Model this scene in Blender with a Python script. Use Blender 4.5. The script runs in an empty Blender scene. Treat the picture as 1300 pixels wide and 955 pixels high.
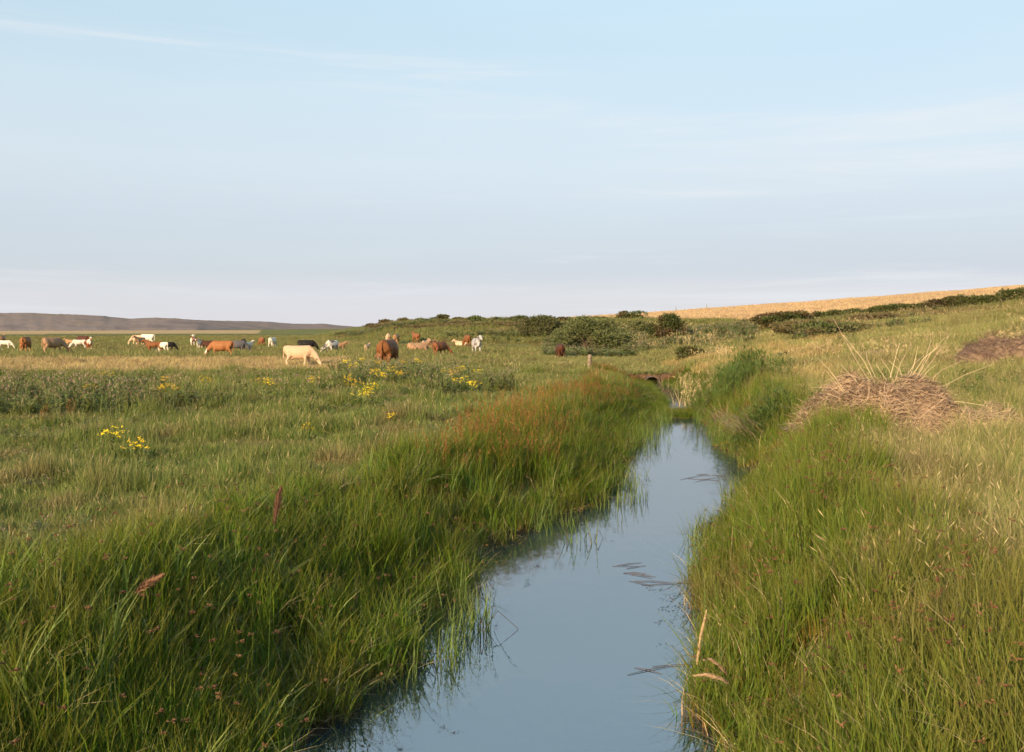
import bpy, bmesh, math, random
import numpy as np
from mathutils import Vector, Matrix, Euler

# ------------------------------------------------------------------ camera, sky, sun, exposure
R = math.radians
scene = bpy.context.scene
col = scene.collection
F = 1264.0                     # focal length in photo pixels (35 mm lens on 36 mm)
EYE = 2.3                      # eye height above the pasture
HOR = 415.0                    # photo row of the horizon
cam_d = bpy.data.cameras.new('camera'); cam = bpy.data.objects.new('camera', cam_d); col.objects.link(cam)
cam.location = (0, 0, EYE); cam.rotation_euler = (R(90), 0, 0)
cam_d.lens = 35.0; cam_d.sensor_width = 36.0
cam_d.shift_y = -(477.5 - HOR) / 1300.0
cam_d.clip_start = 0.1; cam_d.clip_end = 20000
scene.camera = cam

SUN_EL, SUN_AZ = R(18), R(-150)        # azimuth clockwise from +Y (view direction): left and a little behind
world = bpy.data.worlds.new('World'); scene.world = world; world.use_nodes = True
nt = world.node_tree; nt.nodes.clear()
def wn(t, **k):
    n = nt.nodes.new(t)
    for a, b in k.items(): setattr(n, a, b)
    return n
sky = wn('ShaderNodeTexSky', sky_type='NISHITA', sun_disc=False)
sky.sun_elevation = SUN_EL; sky.sun_rotation = SUN_AZ
sky.air_density = 1.0; sky.dust_density = 1.0; sky.ozone_density = 1.5
tc = wn('ShaderNodeTexCoord')
sep = wn('ShaderNodeSeparateXYZ'); nt.links.new(tc.outputs['Generated'], sep.inputs[0])
# thin high veil: denser towards the horizon, streaked
mp = wn('ShaderNodeMapping'); mp.inputs['Scale'].default_value = (.9, .9, 6.0); mp.inputs['Rotation'].default_value = (0.0, R(-4), R(20))
nt.links.new(tc.outputs['Generated'], mp.inputs[0])
nz = wn('ShaderNodeTexNoise'); nz.inputs['Scale'].default_value = 1.6; nz.inputs['Detail'].default_value = 6; nz.inputs['Roughness'].default_value = 0.5; nz.inputs['Distortion'].default_value = 0.3
nt.links.new(mp.outputs[0], nz.inputs['Vector'])
mp2 = wn('ShaderNodeMapping'); mp2.inputs['Scale'].default_value = (1.6, 1.6, 24.0); mp2.inputs['Rotation'].default_value = (0.0, R(-7), R(30))
nt.links.new(tc.outputs['Generated'], mp2.inputs[0])
nz2 = wn('ShaderNodeTexNoise'); nz2.inputs['Scale'].default_value = 1.1; nz2.inputs['Detail'].default_value = 7; nz2.inputs['Roughness'].default_value = 0.62; nz2.inputs['Distortion'].default_value = 0.5
nt.links.new(mp2.outputs[0], nz2.inputs['Vector'])
def ramp(nodes, links, src, stops, interp='EASE'):
    r = nodes.new('ShaderNodeValToRGB'); r.color_ramp.interpolation = interp
    e = r.color_ramp.elements
    while len(e) < len(stops): e.new(0.5)
    for k, (p, c) in enumerate(stops):
        e[k].position = p
        e[k].color = (c, c, c, 1) if isinstance(c, (int, float)) else (*c, 1)
    links.new(src, r.inputs[0]); return r
rv = ramp(nt.nodes, nt.links, sep.outputs['Z'], [(0.0, 0.94), (0.10, 0.84), (0.30, 0.72), (0.8, 0.5)], 'LINEAR')
vc = ramp(nt.nodes, nt.links, sep.outputs['Z'], [(0.0, (0.405, 0.402, 0.425)), (0.03, (0.39, 0.397, 0.43)), (0.055, (0.34, 0.367, 0.41)), (0.10, (0.345, 0.382, 0.43)), (0.16, (0.395, 0.437, 0.472)), (0.31, (0.375, 0.482, 0.53)), (0.6, (0.25, 0.40, 0.51))], 'LINEAR')
def wmath(op, a, b):
    m = nt.nodes.new('ShaderNodeMath'); m.operation = op
    for i, v in enumerate((a, b)):
        if isinstance(v, (int, float)): m.inputs[i].default_value = v
        else: nt.links.new(v, m.inputs[i])
    return m.outputs[0]
nn = wmath('SUBTRACT', nz.outputs['Fac'], 0.5)
vf = wmath('ADD', rv.outputs[0], wmath('MULTIPLY', nn, 0.4))
cir = ramp(nt.nodes, nt.links, nz2.outputs['Fac'], [(0.52, 0.0), (0.74, 1.0)])
skm = wn('ShaderNodeVectorMath', operation='SCALE'); nt.links.new(sky.outputs[0], skm.inputs[0]); skm.inputs['Scale'].default_value = 0.085
mx = wn('ShaderNodeMix', data_type='RGBA', clamp_factor=True); nt.links.new(vf, mx.inputs['Factor']); nt.links.new(skm.outputs[0], mx.inputs['A']); nt.links.new(vc.outputs[0], mx.inputs['B'])
mx2 = wn('ShaderNodeMix', data_type='RGBA', clamp_factor=True); nt.links.new(wmath('MULTIPLY', cir.outputs[0], 0.5), mx2.inputs['Factor']); nt.links.new(mx.outputs['Result'], mx2.inputs['A']); mx2.inputs['B'].default_value = (0.46, 0.475, 0.49, 1)
bg = wn('ShaderNodeBackground'); bg.inputs['Strength'].default_value = 1.0
nt.links.new(mx2.outputs['Result'], bg.inputs['Color'])
ow = wn('ShaderNodeOutputWorld'); nt.links.new(bg.outputs[0], ow.inputs[0])

sun_d = bpy.data.lights.new('sun', 'SUN'); sun_d.energy = 5.0; sun_d.angle = R(0.6); sun_d.color = (1.0, 0.74, 0.47)
sun = bpy.data.objects.new('sun', sun_d); col.objects.link(sun)
sdir = Vector((math.cos(SUN_EL) * math.sin(SUN_AZ), math.cos(SUN_EL) * math.cos(SUN_AZ), math.sin(SUN_EL)))
sun.rotation_euler = sdir.to_track_quat('Z', 'Y').to_euler(); sun.location = sdir * 50
scene.view_settings.view_transform = 'Standard'; scene.view_settings.look = 'None'
scene.view_settings.exposure = 0.9; scene.view_settings.gamma = 1.0
scene.view_settings.use_curve_mapping = False
scene.render.engine = 'CYCLES'
scene.cycles.max_bounces = 4; scene.cycles.diffuse_bounces = 2; scene.cycles.transmission_bounces = 2; scene.cycles.glossy_bounces = 2
scene.cycles.use_adaptive_sampling = True; scene.cycles.adaptive_threshold = 0.03; scene.cycles.use_light_tree = False
scene.cycles.use_denoising = True

rng = np.random.default_rng(7); random.seed(7)

# ------------------------------------------------------------------ helpers
def tag(o, label=None, cat=None, group=None, kind=None):
    if label: o['label'] = label
    if cat: o['category'] = cat
    if group: o['group'] = group
    if kind: o['kind'] = kind
    return o
def link(name, me, mats=(), parent=None, loc=None, unlinked=False):
    o = bpy.data.objects.new(name, me)
    if me is not None and mats and len(me.materials) == 0:
        for m in mats: me.materials.append(m)
    if not unlinked: col.objects.link(o)
    if parent: o.parent = parent
    if loc is not None: o.location = loc
    return o
def empty(name, loc, rz=0.0):
    o = bpy.data.objects.new(name, None); col.objects.link(o)
    o.location = loc; o.rotation_euler = (0, 0, rz); o.empty_display_size = 0.2
    return o

_perm = rng.random((256, 256))
def vnoise(x, y, s=1.0, oct=3):
    x = np.asarray(x, float) * s; y = np.asarray(y, float) * s
    out = np.zeros(np.broadcast(x, y).shape); a = 1.0; tot = 0
    for k in range(oct):
        xi = np.floor(x).astype(int); yi = np.floor(y).astype(int)
        fx = x - xi; fy = y - yi; fx = fx * fx * (3 - 2 * fx); fy = fy * fy * (3 - 2 * fy)
        g = lambda i, j: _perm[(i + 37 * k) % 256, (j + 91 * k) % 256]
        v = (g(xi, yi) * (1 - fx) + g(xi + 1, yi) * fx) * (1 - fy) + (g(xi, yi + 1) * (1 - fx) + g(xi + 1, yi + 1) * fx) * fy
        out += a * v; tot += a; a *= 0.5; x = x * 2.03; y = y * 2.03
    return out / tot

# ------------------------------------------------------------------ terrain heights (metres)
WATER = -0.7
PROF = [  # photo column -> (distance, height) along that bearing
    (-900, [(0, 0), (6000, 0)]),
    (0,    [(0, 0), (6000, 0)]),
    (400,  [(0, 0), (40, .08), (70, .05), (250, .1), (6000, 0)]),
    (450,  [(0, 0), (40, .15), (60, .15), (140, .1), (220, 2.3), (260, 2.2), (420, 0), (6000, 0)]),
    (500,  [(0, 0), (40, .25), (55, .25), (120, .1), (175, 3.0), (220, 2.9), (400, 0), (6000, 0)]),
    (560,  [(0, 0), (40, .15), (60, .15), (115, .1), (165, 3.5), (220, 3.2), (400, 0), (6000, 0)]),
    (650,  [(0, 0), (105, .1), (150, 3.3), (220, 3.2), (400, 2.5), (6000, 0)]),
    (740,  [(0, 0), (52, .1), (60, .1), (100, .1), (150, 3.1), (230, 4.0), (350, 5.6), (520, 4.6), (6000, 0)]),
    (800,  [(0, 0), (45, .0), (54, -.25), (60, -.05), (80, .2), (140, 2.9), (200, 3.9), (350, 6.6), (520, 5.6), (6000, 0)]),
    (850,  [(0, .1), (45, .0), (54, -.25), (62, .0), (90, 1.2), (140, 2.8), (170, 3.3), (350, 7.5), (520, 6.5), (6000, 0)]),
    (900,  [(0, .1), (45, .2), (60, .4), (90, 1.4), (130, 2.8), (160, 3.4), (350, 8.6), (520, 7.5), (6000, 0)]),
    (1000, [(0, .1), (25, .2), (45, .7), (70, 1.5), (100, 2.6), (125, 3.3), (350, 10.4), (520, 9.2), (6000, 0)]),
    (1100, [(0, .1), (25, .3), (45, 1.1), (70, 2.1), (100, 3.2), (130, 4.1), (350, 12.4), (520, 11), (6000, 0)]),
    (1200, [(0, .1), (15, .2), (25, .4), (45, 1.4), (70, 2.6), (100, 3.9), (130, 5.1), (350, 14.5), (520, 13), (6000, 0)]),
    (1300, [(0, .1), (15, .3), (25, .6), (45, 1.8), (70, 3.1), (100, 4.6), (130, 6.1), (350, 16.6), (520, 15), (6000, 0)]),
    (2300, [(0, .1), (15, .5), (25, 1.2), (45, 3.0), (70, 5.1), (100, 7.6), (350, 24), (520, 22), (6000, 0)]),
]
PX = np.array([p[0] for p in PROF], float)
SY = [-14, 0, 5, 8.4, 9.85, 13.4, 15.8, 16.6, 17.8, 20.8, 24, 30, 33, 40, 47, 52.6]
SL = [-5.6, -2.9, -1.8, -1.13, -.82, -.40, .75, 1.40, 1.80, 2.3, 2.85, 4.1, 5.0, 6.1, 6.7, 7.1]
SR = [-2.0, .6, 1.25, 1.68, 1.9, 2.6, 3.45, 3.75, 4.2, 5.0, 5.15, 5.9, 6.25, 7.3, 8.0, 7.9]
def left_edge(Y): return np.interp(Y, SY, SL) + 0.10 * np.sin(Y * 2.3) + 0.07 * np.sin(Y * 5.1 + 1)
def right_edge(Y): return np.interp(Y, SY, SR) + 0.10 * np.sin(Y * 1.9 + 2) + 0.06 * np.sin(Y * 4.7)
def base_height(X, Y):
    X = np.asarray(X, float); Y = np.asarray(Y, float)
    u = X / np.maximum(Y, 12.0); px = np.clip(650 + F * u, PX[0], PX[-1] - 1e-3)
    zc = np.stack([np.interp(np.maximum(Y, 0), [q[0] for q in p[1]], [q[1] for q in p[1]]) for p in PROF])
    k = np.clip(np.searchsorted(PX, px, side='right') - 1, 0, len(PX) - 2)
    t = (px - PX[k]) / (PX[k + 1] - PX[k]); t = t * t * (3 - 2 * t) * 0.5 + t * 0.5
    z = np.take_along_axis(zc, k[None], 0)[0] * (1 - t) + np.take_along_axis(zc, k[None] + 1, 0)[0] * t
    z = z + (vnoise(X, Y, .35, 3) - .5) * .16 + (vnoise(X, Y, 1.7, 2) - .5) * .05
    hill = np.clip((z - 1.0) / 2.0, 0, 1) * np.clip((190 - Y) / 40, 0, 1)
    z = z + (vnoise(X + 31, Y, .11, 3) - .5) * 1.7 * hill
    return z
def height(X, Y):
    X = np.atleast_1d(np.asarray(X, float)); Y = np.atleast_1d(np.asarray(Y, float))
    z = base_height(X, Y)
    l = left_edge(Y); r = right_edge(Y)
    d = np.maximum(l - X, X - r)                       # distance outside the water's edge
    end = np.clip((Y - 54.8) / .5, 0, 1)
    d = d + end * 6
    wl = np.where(l - X > X - r, 3.0, 2.2)             # the banks shelve gently
    t = np.clip((d + .5) / wl, 0, 1); t = t * t * (3 - 2 * t)
    zz = np.where(d < -.5, -1.0, -1.0 + (z + 1.0) * np.clip(t * 1.05, 0, 1)); zz = np.where((d > 0) & (d < .8), np.maximum(zz, WATER + .05 * d), zz)
    k = np.clip((d - wl + .8) / .4, 0, 1)
    return zz * (1 - k) + z * k
def h1(x, y): return float(height(x, y)[0])
_YM = np.geomspace(3.0, 1500, 5000)
def hit(px, py, dz=0.0):
    """ground point seen at a photo pixel (dz: height of the seen spot above the ground)"""
    u = (px - 650) / F; s = (HOR - py) / F
    z = height(u * _YM, _YM) + dz
    k = np.argmax(EYE + s * _YM <= z) if np.any(EYE + s * _YM <= z) else len(_YM) - 1
    return (u * _YM[k], _YM[k], float(z[k] - dz))
def on_col(px, Y):
    x = (px - 650) / F * Y; return (x, Y, h1(x, Y))

# ------------------------------------------------------------------ materials
def new_mat(name):
    m = bpy.data.materials.new(name); m.use_nodes = True; m.node_tree.nodes.clear(); return m, m.node_tree.nodes, m.node_tree.links
def mixrgb(N, L, fac, a, b, mode='MIX'):
    m = N.new('ShaderNodeMix'); m.data_type = 'RGBA'; m.blend_type = mode; m.clamp_factor = True
    for s, v in (('Factor', fac), ('A', a), ('B', b)):
        if isinstance(v, (int, float)): m.inputs[s].default_value = v
        elif isinstance(v, tuple): m.inputs[s].default_value = (*v, 1)
        else: L.new(v, m.inputs[s])
    return m.outputs['Result']
def fmath(N, L, op, a, b=0.0):
    m = N.new('ShaderNodeMath'); m.operation = op
    for i, v in enumerate((a, b)):
        if isinstance(v, (int, float)): m.inputs[i].default_value = v
        else: L.new(v, m.inputs[i])
    return m.outputs[0]
def leaf_mat(name, a, b, tip=None, tip_amt=0.6, tip_start=0.45, dry=None, dry_scale=0.25, dry_lo=.5, dry_hi=.7, base=None, trans=0.35, rough=0.55):
    """vegetation: colour differs from blade to blade and from patch to patch; light passes through"""
    m, N, L = new_mat(name)
    at = N.new('ShaderNodeAttribute'); at.attribute_name = 'br'
    c = mixrgb(N, L, at.outputs['Fac'], a, b)
    att = N.new('ShaderNodeAttribute'); att.attribute_name = 't'
    if dry is not None:
        g = N.new('ShaderNodeNewGeometry'); n = N.new('ShaderNodeTexNoise'); n.inputs['Scale'].default_value = dry_scale; n.inputs['Detail'].default_value = 4
        L.new(g.outputs['Position'], n.inputs['Vector'])
        r = ramp(N, L, n.outputs['Fac'], [(dry_lo, 0.0), (dry_hi, 1.0)])
        c = mixrgb(N, L, r.outputs[0], c, mixrgb(N, L, at.outputs['Fac'], dry, tuple(x * .7 for x in dry)))
    if tip is not None:
        r = ramp(N, L, att.outputs['Fac'], [(tip_start, 0.0), (1.0, tip_amt)], 'LINEAR')
        c = mixrgb(N, L, r.outputs[0], c, tip)
    if base is not None:
        r = ramp(N, L, att.outputs['Fac'], [(0.0, .8), (0.4, 0.0)], 'LINEAR')
        c = mixrgb(N, L, r.outputs[0], c, base)
    oi = N.new('ShaderNodeObjectInfo')
    hv = N.new('ShaderNodeHueSaturation'); L.new(c, hv.inputs['Color'])
    L.new(fmath(N, L, 'ADD', fmath(N, L, 'MULTIPLY', oi.outputs['Random'], .5), .75), hv.inputs['Value'])
    L.new(fmath(N, L, 'ADD', fmath(N, L, 'MULTIPLY', oi.outputs['Random'], .03), .485), hv.inputs['Hue'])
    p = N.new('ShaderNodeBsdfPrincipled'); L.new(hv.outputs[0], p.inputs['Base Color']); p.inputs['Roughness'].default_value = rough
    p.inputs['Specular IOR Level'].default_value = 0.25
    t = N.new('ShaderNodeBsdfTranslucent'); L.new(hv.outputs[0], t.inputs['Color'])
    ms = N.new('ShaderNodeMixShader'); ms.inputs[0].default_value = trans
    L.new(p.outputs[0], ms.inputs[1]); L.new(t.outputs[0], ms.inputs[2])
    o = N.new('ShaderNodeOutputMaterial'); L.new(ms.outputs[0], o.inputs[0])
    return m
def plain_mat(name, c1, c2, scale=4.0, rough=.85, bump=0.0, bscale=20.0):
    m, N, L = new_mat(name)
    tc = N.new('ShaderNodeTexCoord'); n = N.new('ShaderNodeTexNoise'); n.inputs['Scale'].default_value = scale; n.inputs['Detail'].default_value = 6
    L.new(tc.outputs['Object'], n.inputs['Vector'])
    r = ramp(N, L, n.outputs['Fac'], [(.35, c1), (.65, c2)], 'LINEAR')
    p = N.new('ShaderNodeBsdfPrincipled'); L.new(r.outputs[0], p.inputs['Base Color']); p.inputs['Roughness'].default_value = rough; p.inputs['Specular IOR Level'].default_value = .2
    if bump:
        n2 = N.new('ShaderNodeTexNoise'); n2.inputs['Scale'].default_value = bscale; n2.inputs['Detail'].default_value = 5; L.new(tc.outputs['Object'], n2.inputs['Vector'])
        b = N.new('ShaderNodeBump'); b.inputs['Strength'].default_value = bump; b.inputs['Distance'].default_value = .05; L.new(n2.outputs['Fac'], b.inputs['Height']); L.new(b.outputs[0], p.inputs['Normal'])
    o = N.new('ShaderNodeOutputMaterial'); L.new(p.outputs[0], o.inputs[0])
    return m

M = {}
M['sedge'] = leaf_mat('sedge', (.056, .125, .008), (.140, .208, .015), tip=(.30, .19, .032), tip_amt=.55, tip_start=.6, dry=(.17, .195, .025), dry_scale=.5, dry_lo=.54, dry_hi=.75, base=(.19, .11, .03), trans=.45)
M['sedge_right'] = leaf_mat('sedge_right', (.062, .130, .010), (.145, .200, .020), tip=(.31, .22, .05), tip_amt=.5, tip_start=.55, dry=(.21, .20, .05), dry_scale=.5, dry_lo=.5, dry_hi=.75, base=(.28, .12, .028), trans=.42)
M['meadow'] = leaf_mat('meadow', (.080, .145, .022), (.190, .222, .046), tip=(.28, .235, .095), tip_amt=.45, tip_start=.5, dry=(.25, .215, .08), dry_scale=.6, dry_lo=.5, dry_hi=.68, trans=.35)
M['pasture'] = leaf_mat('pasture', (.120, .150, .038), (.215, .215, .062), tip=(.28, .22, .09), tip_amt=.4, tip_start=.5, dry=(.22, .18, .07), dry_scale=.06, dry_lo=.48, dry_hi=.66, trans=.35)
M['dry'] = leaf_mat('dry_grass', (.135, .185, .036), (.260, .265, .075), tip=(.42, .33, .15), tip_amt=.55, tip_start=.5, dry=(.25, .215, .085), dry_scale=.4, dry_lo=.48, dry_hi=.7, trans=.35)
M['gold'] = leaf_mat('golden_grass', (.29, .225, .075), (.40, .30, .11), tip=(.46, .34, .15), tip_amt=.5, dry=(.20, .205, .055), dry_scale=.14, dry_lo=.42, dry_hi=.62, trans=.3)
M['gold_strip'] = leaf_mat('pale_dry_grass', (.34, .26, .11), (.46, .34, .15), tip=(.50, .38, .19), tip_amt=.5, dry=(.24, .21, .07), dry_scale=.2, dry_lo=.58, dry_hi=.75, trans=.3)
M['straw'] = leaf_mat('straw', (.34, .25, .12), (.52, .41, .22), trans=.2, rough=.6)
M['seed_brown'] = leaf_mat('seed_brown', (.085, .042, .020), (.19, .092, .042), trans=.1, rough=.7)
M['red'] = leaf_mat('red_rush', (.24, .09, .026), (.33, .165, .046), trans=.3, rough=.7)
M['reed'] = leaf_mat('reed_leaf', (.075, .135, .022), (.155, .205, .046), tip=(.24, .21, .07), tip_amt=.5, tip_start=.6, trans=.4)
M['weed'] = leaf_mat('weed_leaf', (.120, .165, .042), (.225, .240, .080), tip=(.17, .15, .06), tip_amt=.5, trans=.3)
M['down'] = leaf_mat('thistle_down', (.24, .15, .11), (.42, .31, .24), trans=.2, rough=.9)
M['yellow'] = leaf_mat('ragwort_petal', (.78, .50, .01), (.85, .62, .02), trans=.25, rough=.6)
M['willow'] = leaf_mat('willow_leaf', (.080, .100, .034), (.160, .165, .062), dry=(.14, .12, .055), dry_scale=.5, trans=.3)
M['thorn'] = leaf_mat('thorn_leaf', (.045, .070, .018), (.095, .115, .032), dry=(.13, .085, .038), dry_scale=.4, dry_lo=.45, dry_hi=.65, trans=.25)
M['bramble'] = leaf_mat('bramble_leaf', (.085, .072, .032), (.150, .110, .052), dry=(.085, .10, .03), dry_scale=.25, trans=.25)
M['hedge'] = leaf_mat('hedge_leaf', (.060, .090, .022), (.120, .140, .040), dry=(.12, .085, .04), dry_scale=.15, trans=.25)
M['scum'] = leaf_mat('scum', (.06, .055, .02), (.13, .11, .05), trans=.1)
M['bark'] = plain_mat('bark', (.06, .045, .03), (.12, .09, .06), 8, .9, .4)

# ------------------------------------------------------------------ blade / tuft meshes
class Geo:
    def __init__(s): s.v = []; s.f = []; s.m = []; s.t = []; s.b = []
    def add(s, verts, faces, mat=0, t=None, b=0.5):
        o = len(s.v); s.v += [tuple(v) for v in verts]; s.f += [tuple(i + o for i in f) for f in faces]; s.m += [mat] * len(faces)
        s.t += list(t) if t is not None else [0.5] * len(verts); s.b += [b] * len(verts)
    def strip(s, pts, widths, side, mat=0, b=0.5):
        vs = []; ts = []; n = len(pts)
        for i, (p, w) in enumerate(zip(pts, widths)):
            tt = i / (n - 1)
            if w <= 0: vs.append(p); ts.append(tt)
            else: vs += [p - side * (w / 2), p + side * (w / 2)]; ts += [tt, tt]
        fs = []
        for i in range(n - 1):
            a = 2 * i
            if widths[i + 1] <= 0: fs.append((a, a + 1, a + 2))
            else: fs.append((a, a + 1, a + 3, a + 2))
        s.add(vs, fs, mat, ts, b)
    def blade(s, root, az, h, w, lean, curl, mat=0, seg=3, b=None):
        d = Vector((math.cos(az), math.sin(az), 0)); side = Vector((-math.sin(az), math.cos(az), 0))
        tw = random.uniform(-.9, .9); side = (side * math.cos(tw) + d * math.sin(tw)).normalized()
        p = Vector(root); a = lean; pts = [p.copy()]; L = h / seg
        for i in range(seg):
            p = p + (d * math.sin(a) + Vector((0, 0, math.cos(a)))) * L; a += curl / seg; pts.append(p.copy())
        ws = [w * x for x in ([.8, 1.0, .7, 0] if seg == 3 else [1.0 - .55 * i / seg for i in range(seg)] + [0])]
        s.strip(pts, ws, side, mat, random.random() if b is None else b)
        return pts
    def tube(s, pts, radii, n=5, mat=0, b=0.5, cap=True):
        vs = []; ts = []; k = len(pts)
        for i, (p, r) in enumerate(zip(pts, radii)):
            p = Vector(p); q = Vector(pts[min(i + 1, k - 1)]) - Vector(pts[max(i - 1, 0)])
            q = q.normalized() if q.length > 1e-6 else Vector((0, 0, 1))
            a = q.orthogonal().normalized() if abs(q.z) > .95 else q.cross(Vector((0, 0, 1))).normalized(); c = q.cross(a)
            for j in range(n):
                th = 2 * math.pi * j / n; vs.append(p + (a * math.cos(th) + c * math.sin(th)) * r); ts.append(i / (k - 1))
        fs = [(i * n + j, i * n + (j + 1) % n, (i + 1) * n + (j + 1) % n, (i + 1) * n + j) for i in range(k - 1) for j in range(n)]
        if cap: fs += [tuple(range(n - 1, -1, -1)), tuple((k - 1) * n + j for j in range(n))]
        s.add(vs, fs, mat, ts, b)
    def spindle(s, c, d, ln, r, mat=0, b=None, n=4):
        d = Vector(d).normalized(); a = d.orthogonal().normalized(); e = d.cross(a); c = Vector(c)
        vs = [c - d * ln / 2] + [c + (a * math.cos(6.283 * j / n) + e * math.sin(6.283 * j / n)) * r for j in range(n)] + [c + d * ln / 2]
        fs = [(0, 1 + (j + 1) % n, 1 + j) for j in range(n)] + [(n + 1, 1 + j, 1 + (j + 1) % n) for j in range(n)]
        s.add(vs, fs, mat, None, random.random() if b is None else b)
    def leaf(s, c, d, nrm, ln, w, mat=0, b=None):
        d = Vector(d).normalized(); sd = d.cross(Vector(nrm)); sd = sd.normalized() if sd.length > 1e-4 else d.orthogonal().normalized(); c = Vector(c)
        s.add([c, c + d * ln * .45 - sd * w / 2, c + d * ln, c + d * ln * .45 + sd * w / 2], [(0, 1, 2, 3)], mat, (0, .5, 1, .5), random.random() if b is None else b)
    def mesh(s, name, mats, smooth=False):
        me = bpy.data.meshes.new(name); me.from_pydata(s.v, [], s.f)
        for m in mats: me.materials.append(m)
        me.polygons.foreach_set('material_index', s.m)
        a = me.attributes.new('t', 'FLOAT', 'POINT'); a.data.foreach_set('value', s.t)
        a = me.attributes.new('br', 'FLOAT', 'POINT'); a.data.foreach_set('value', s.b)
        if smooth: me.polygons.foreach_set('use_smooth', [True] * len(s.f))
        me.update(); return me

def rdisk(r):
    a = random.uniform(0, 6.283); q = r * math.sqrt(random.random()); return (q * math.cos(a), q * math.sin(a), 0)
def proto(name, g, mats): return link(name, g.mesh(name, mats), unlinked=True)

_scatter_tree = None
def scatter_group(protos, name):
    c = bpy.data.collections.new(name + '_kit')
    for k, p in enumerate(protos): p.name = '%s_%02d' % (name, k); c.objects.link(p)
    ng = bpy.data.node_groups.new(name + '_nodes', 'GeometryNodeTree')
    ng.interface.new_socket('Geometry', in_out='INPUT', socket_type='NodeSocketGeometry'); ng.interface.new_socket('Geometry', in_out='OUTPUT', socket_type='NodeSocketGeometry')
    N, L = ng.nodes, ng.links
    gi = N.new('NodeGroupInput'); go = N.new('NodeGroupOutput')
    ip = N.new('GeometryNodeInstanceOnPoints'); ci = N.new('GeometryNodeCollectionInfo'); ci.inputs['Collection'].default_value = c
    ci.inputs['Separate Children'].default_value = True; ci.inputs['Reset Children'].default_value = True
    def na(nm, ty):
        n = N.new('GeometryNodeInputNamedAttribute'); n.data_type = ty; n.inputs['Name'].default_value = nm; return n.outputs['Attribute']
    L.new(gi.outputs[0], ip.inputs['Points']); L.new(ci.outputs[0], ip.inputs['Instance']); ip.inputs['Pick Instance'].default_value = True
    L.new(na('pidx', 'INT'), ip.inputs['Instance Index'])
    er = N.new('FunctionNodeEulerToRotation'); L.new(na('rot', 'FLOAT_VECTOR'), er.inputs[0]); L.new(er.outputs[0], ip.inputs['Rotation'])
    L.new(na('scl', 'FLOAT_VECTOR'), ip.inputs['Scale'])
    L.new(ip.outputs[0], go.inputs[0])
    return ng
def scatter(name, protos, X, Y, Z, sxy, sz, label, cat, tilt=.12, idx=None):
    n = len(X)
    if n == 0: return None
    me = bpy.data.meshes.new(name); me.vertices.add(n)
    co = np.stack([X, Y, Z], 1).astype(np.float32); me.vertices.foreach_set('co', co.ravel())
    rot = np.stack([rng.normal(0, tilt, n), rng.normal(0, tilt, n), rng.uniform(0, 6.283, n)], 1).astype(np.float32)
    a = me.attributes.new('rot', 'FLOAT_VECTOR', 'POINT'); a.data.foreach_set('vector', rot.ravel())
    a = me.attributes.new('scl', 'FLOAT_VECTOR', 'POINT'); a.data.foreach_set('vector', np.stack([sxy * np.ones(n), sxy * np.ones(n), sz * np.ones(n)], 1).astype(np.float32).ravel())
    a = me.attributes.new('pidx', 'INT', 'POINT'); a.data.foreach_set('value', (rng.integers(0, len(protos), n) if idx is None else idx).astype(np.int32))
    o = link(name, me); tag(o, label, cat, kind='stuff')
    md = o.modifiers.new('scatter', 'NODES'); md.node_group = scatter_group(protos, name)
    return o
def sample(n, y0, y1, power=1.0, u0=-.68, u1=.68):
    """random ground points in the field of view; power 1 = even over the ground, less = thinner with distance"""
    q = rng.random(n); e = power + 1
    Y = (y0 ** e + q * (y1 ** e - y0 ** e)) ** (1 / e) if abs(e) > 1e-6 else y0 * (y1 / y0) ** q
    u = rng.uniform(u0, u1, n)
    return u * (Y + 1.5), Y

# ------------------------------------------------------------------ ground
def grid_mesh(name, XX, YY, ZZ):
    nr, nc = XX.shape
    me = bpy.data.meshes.new(name)
    me.vertices.add(nr * nc); me.vertices.foreach_set('co', np.stack([XX, YY, ZZ], 2).astype(np.float32).ravel())
    i = np.arange(nr * nc).reshape(nr, nc)
    q = np.stack([i[:-1, :-1], i[:-1, 1:], i[1:, 1:], i[1:, :-1]], 2).reshape(-1, 4)
    me.loops.add(q.size); me.loops.foreach_set('vertex_index', q.ravel().astype(np.int32))
    me.polygons.add(len(q)); me.polygons.foreach_set('loop_start', np.arange(0, q.size, 4, dtype=np.int32)); me.polygons.foreach_set('loop_total', np.full(len(q), 4, np.int32))
    me.polygons.foreach_set('use_smooth', np.ones(len(q), bool))
    me.update(calc_edges=True); me.validate(); return me
rows = np.concatenate([np.linspace(-7, 5, 40), np.geomspace(5.2, 60, 260), np.geomspace(60.6, 400, 150), np.geomspace(408, 9000, 45)])
uu = np.concatenate([np.linspace(-1.9, -.72, 16), np.linspace(-.70, .70, 400), np.linspace(.72, 1.9, 16)])
YY, UU = np.meshgrid(rows, uu, indexing='ij'); XX = UU * (YY + 8.0)
ZZ = height(XX.ravel(), YY.ravel()).reshape(XX.shape)
ground_me = grid_mesh('ground', XX, YY, ZZ)
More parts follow.
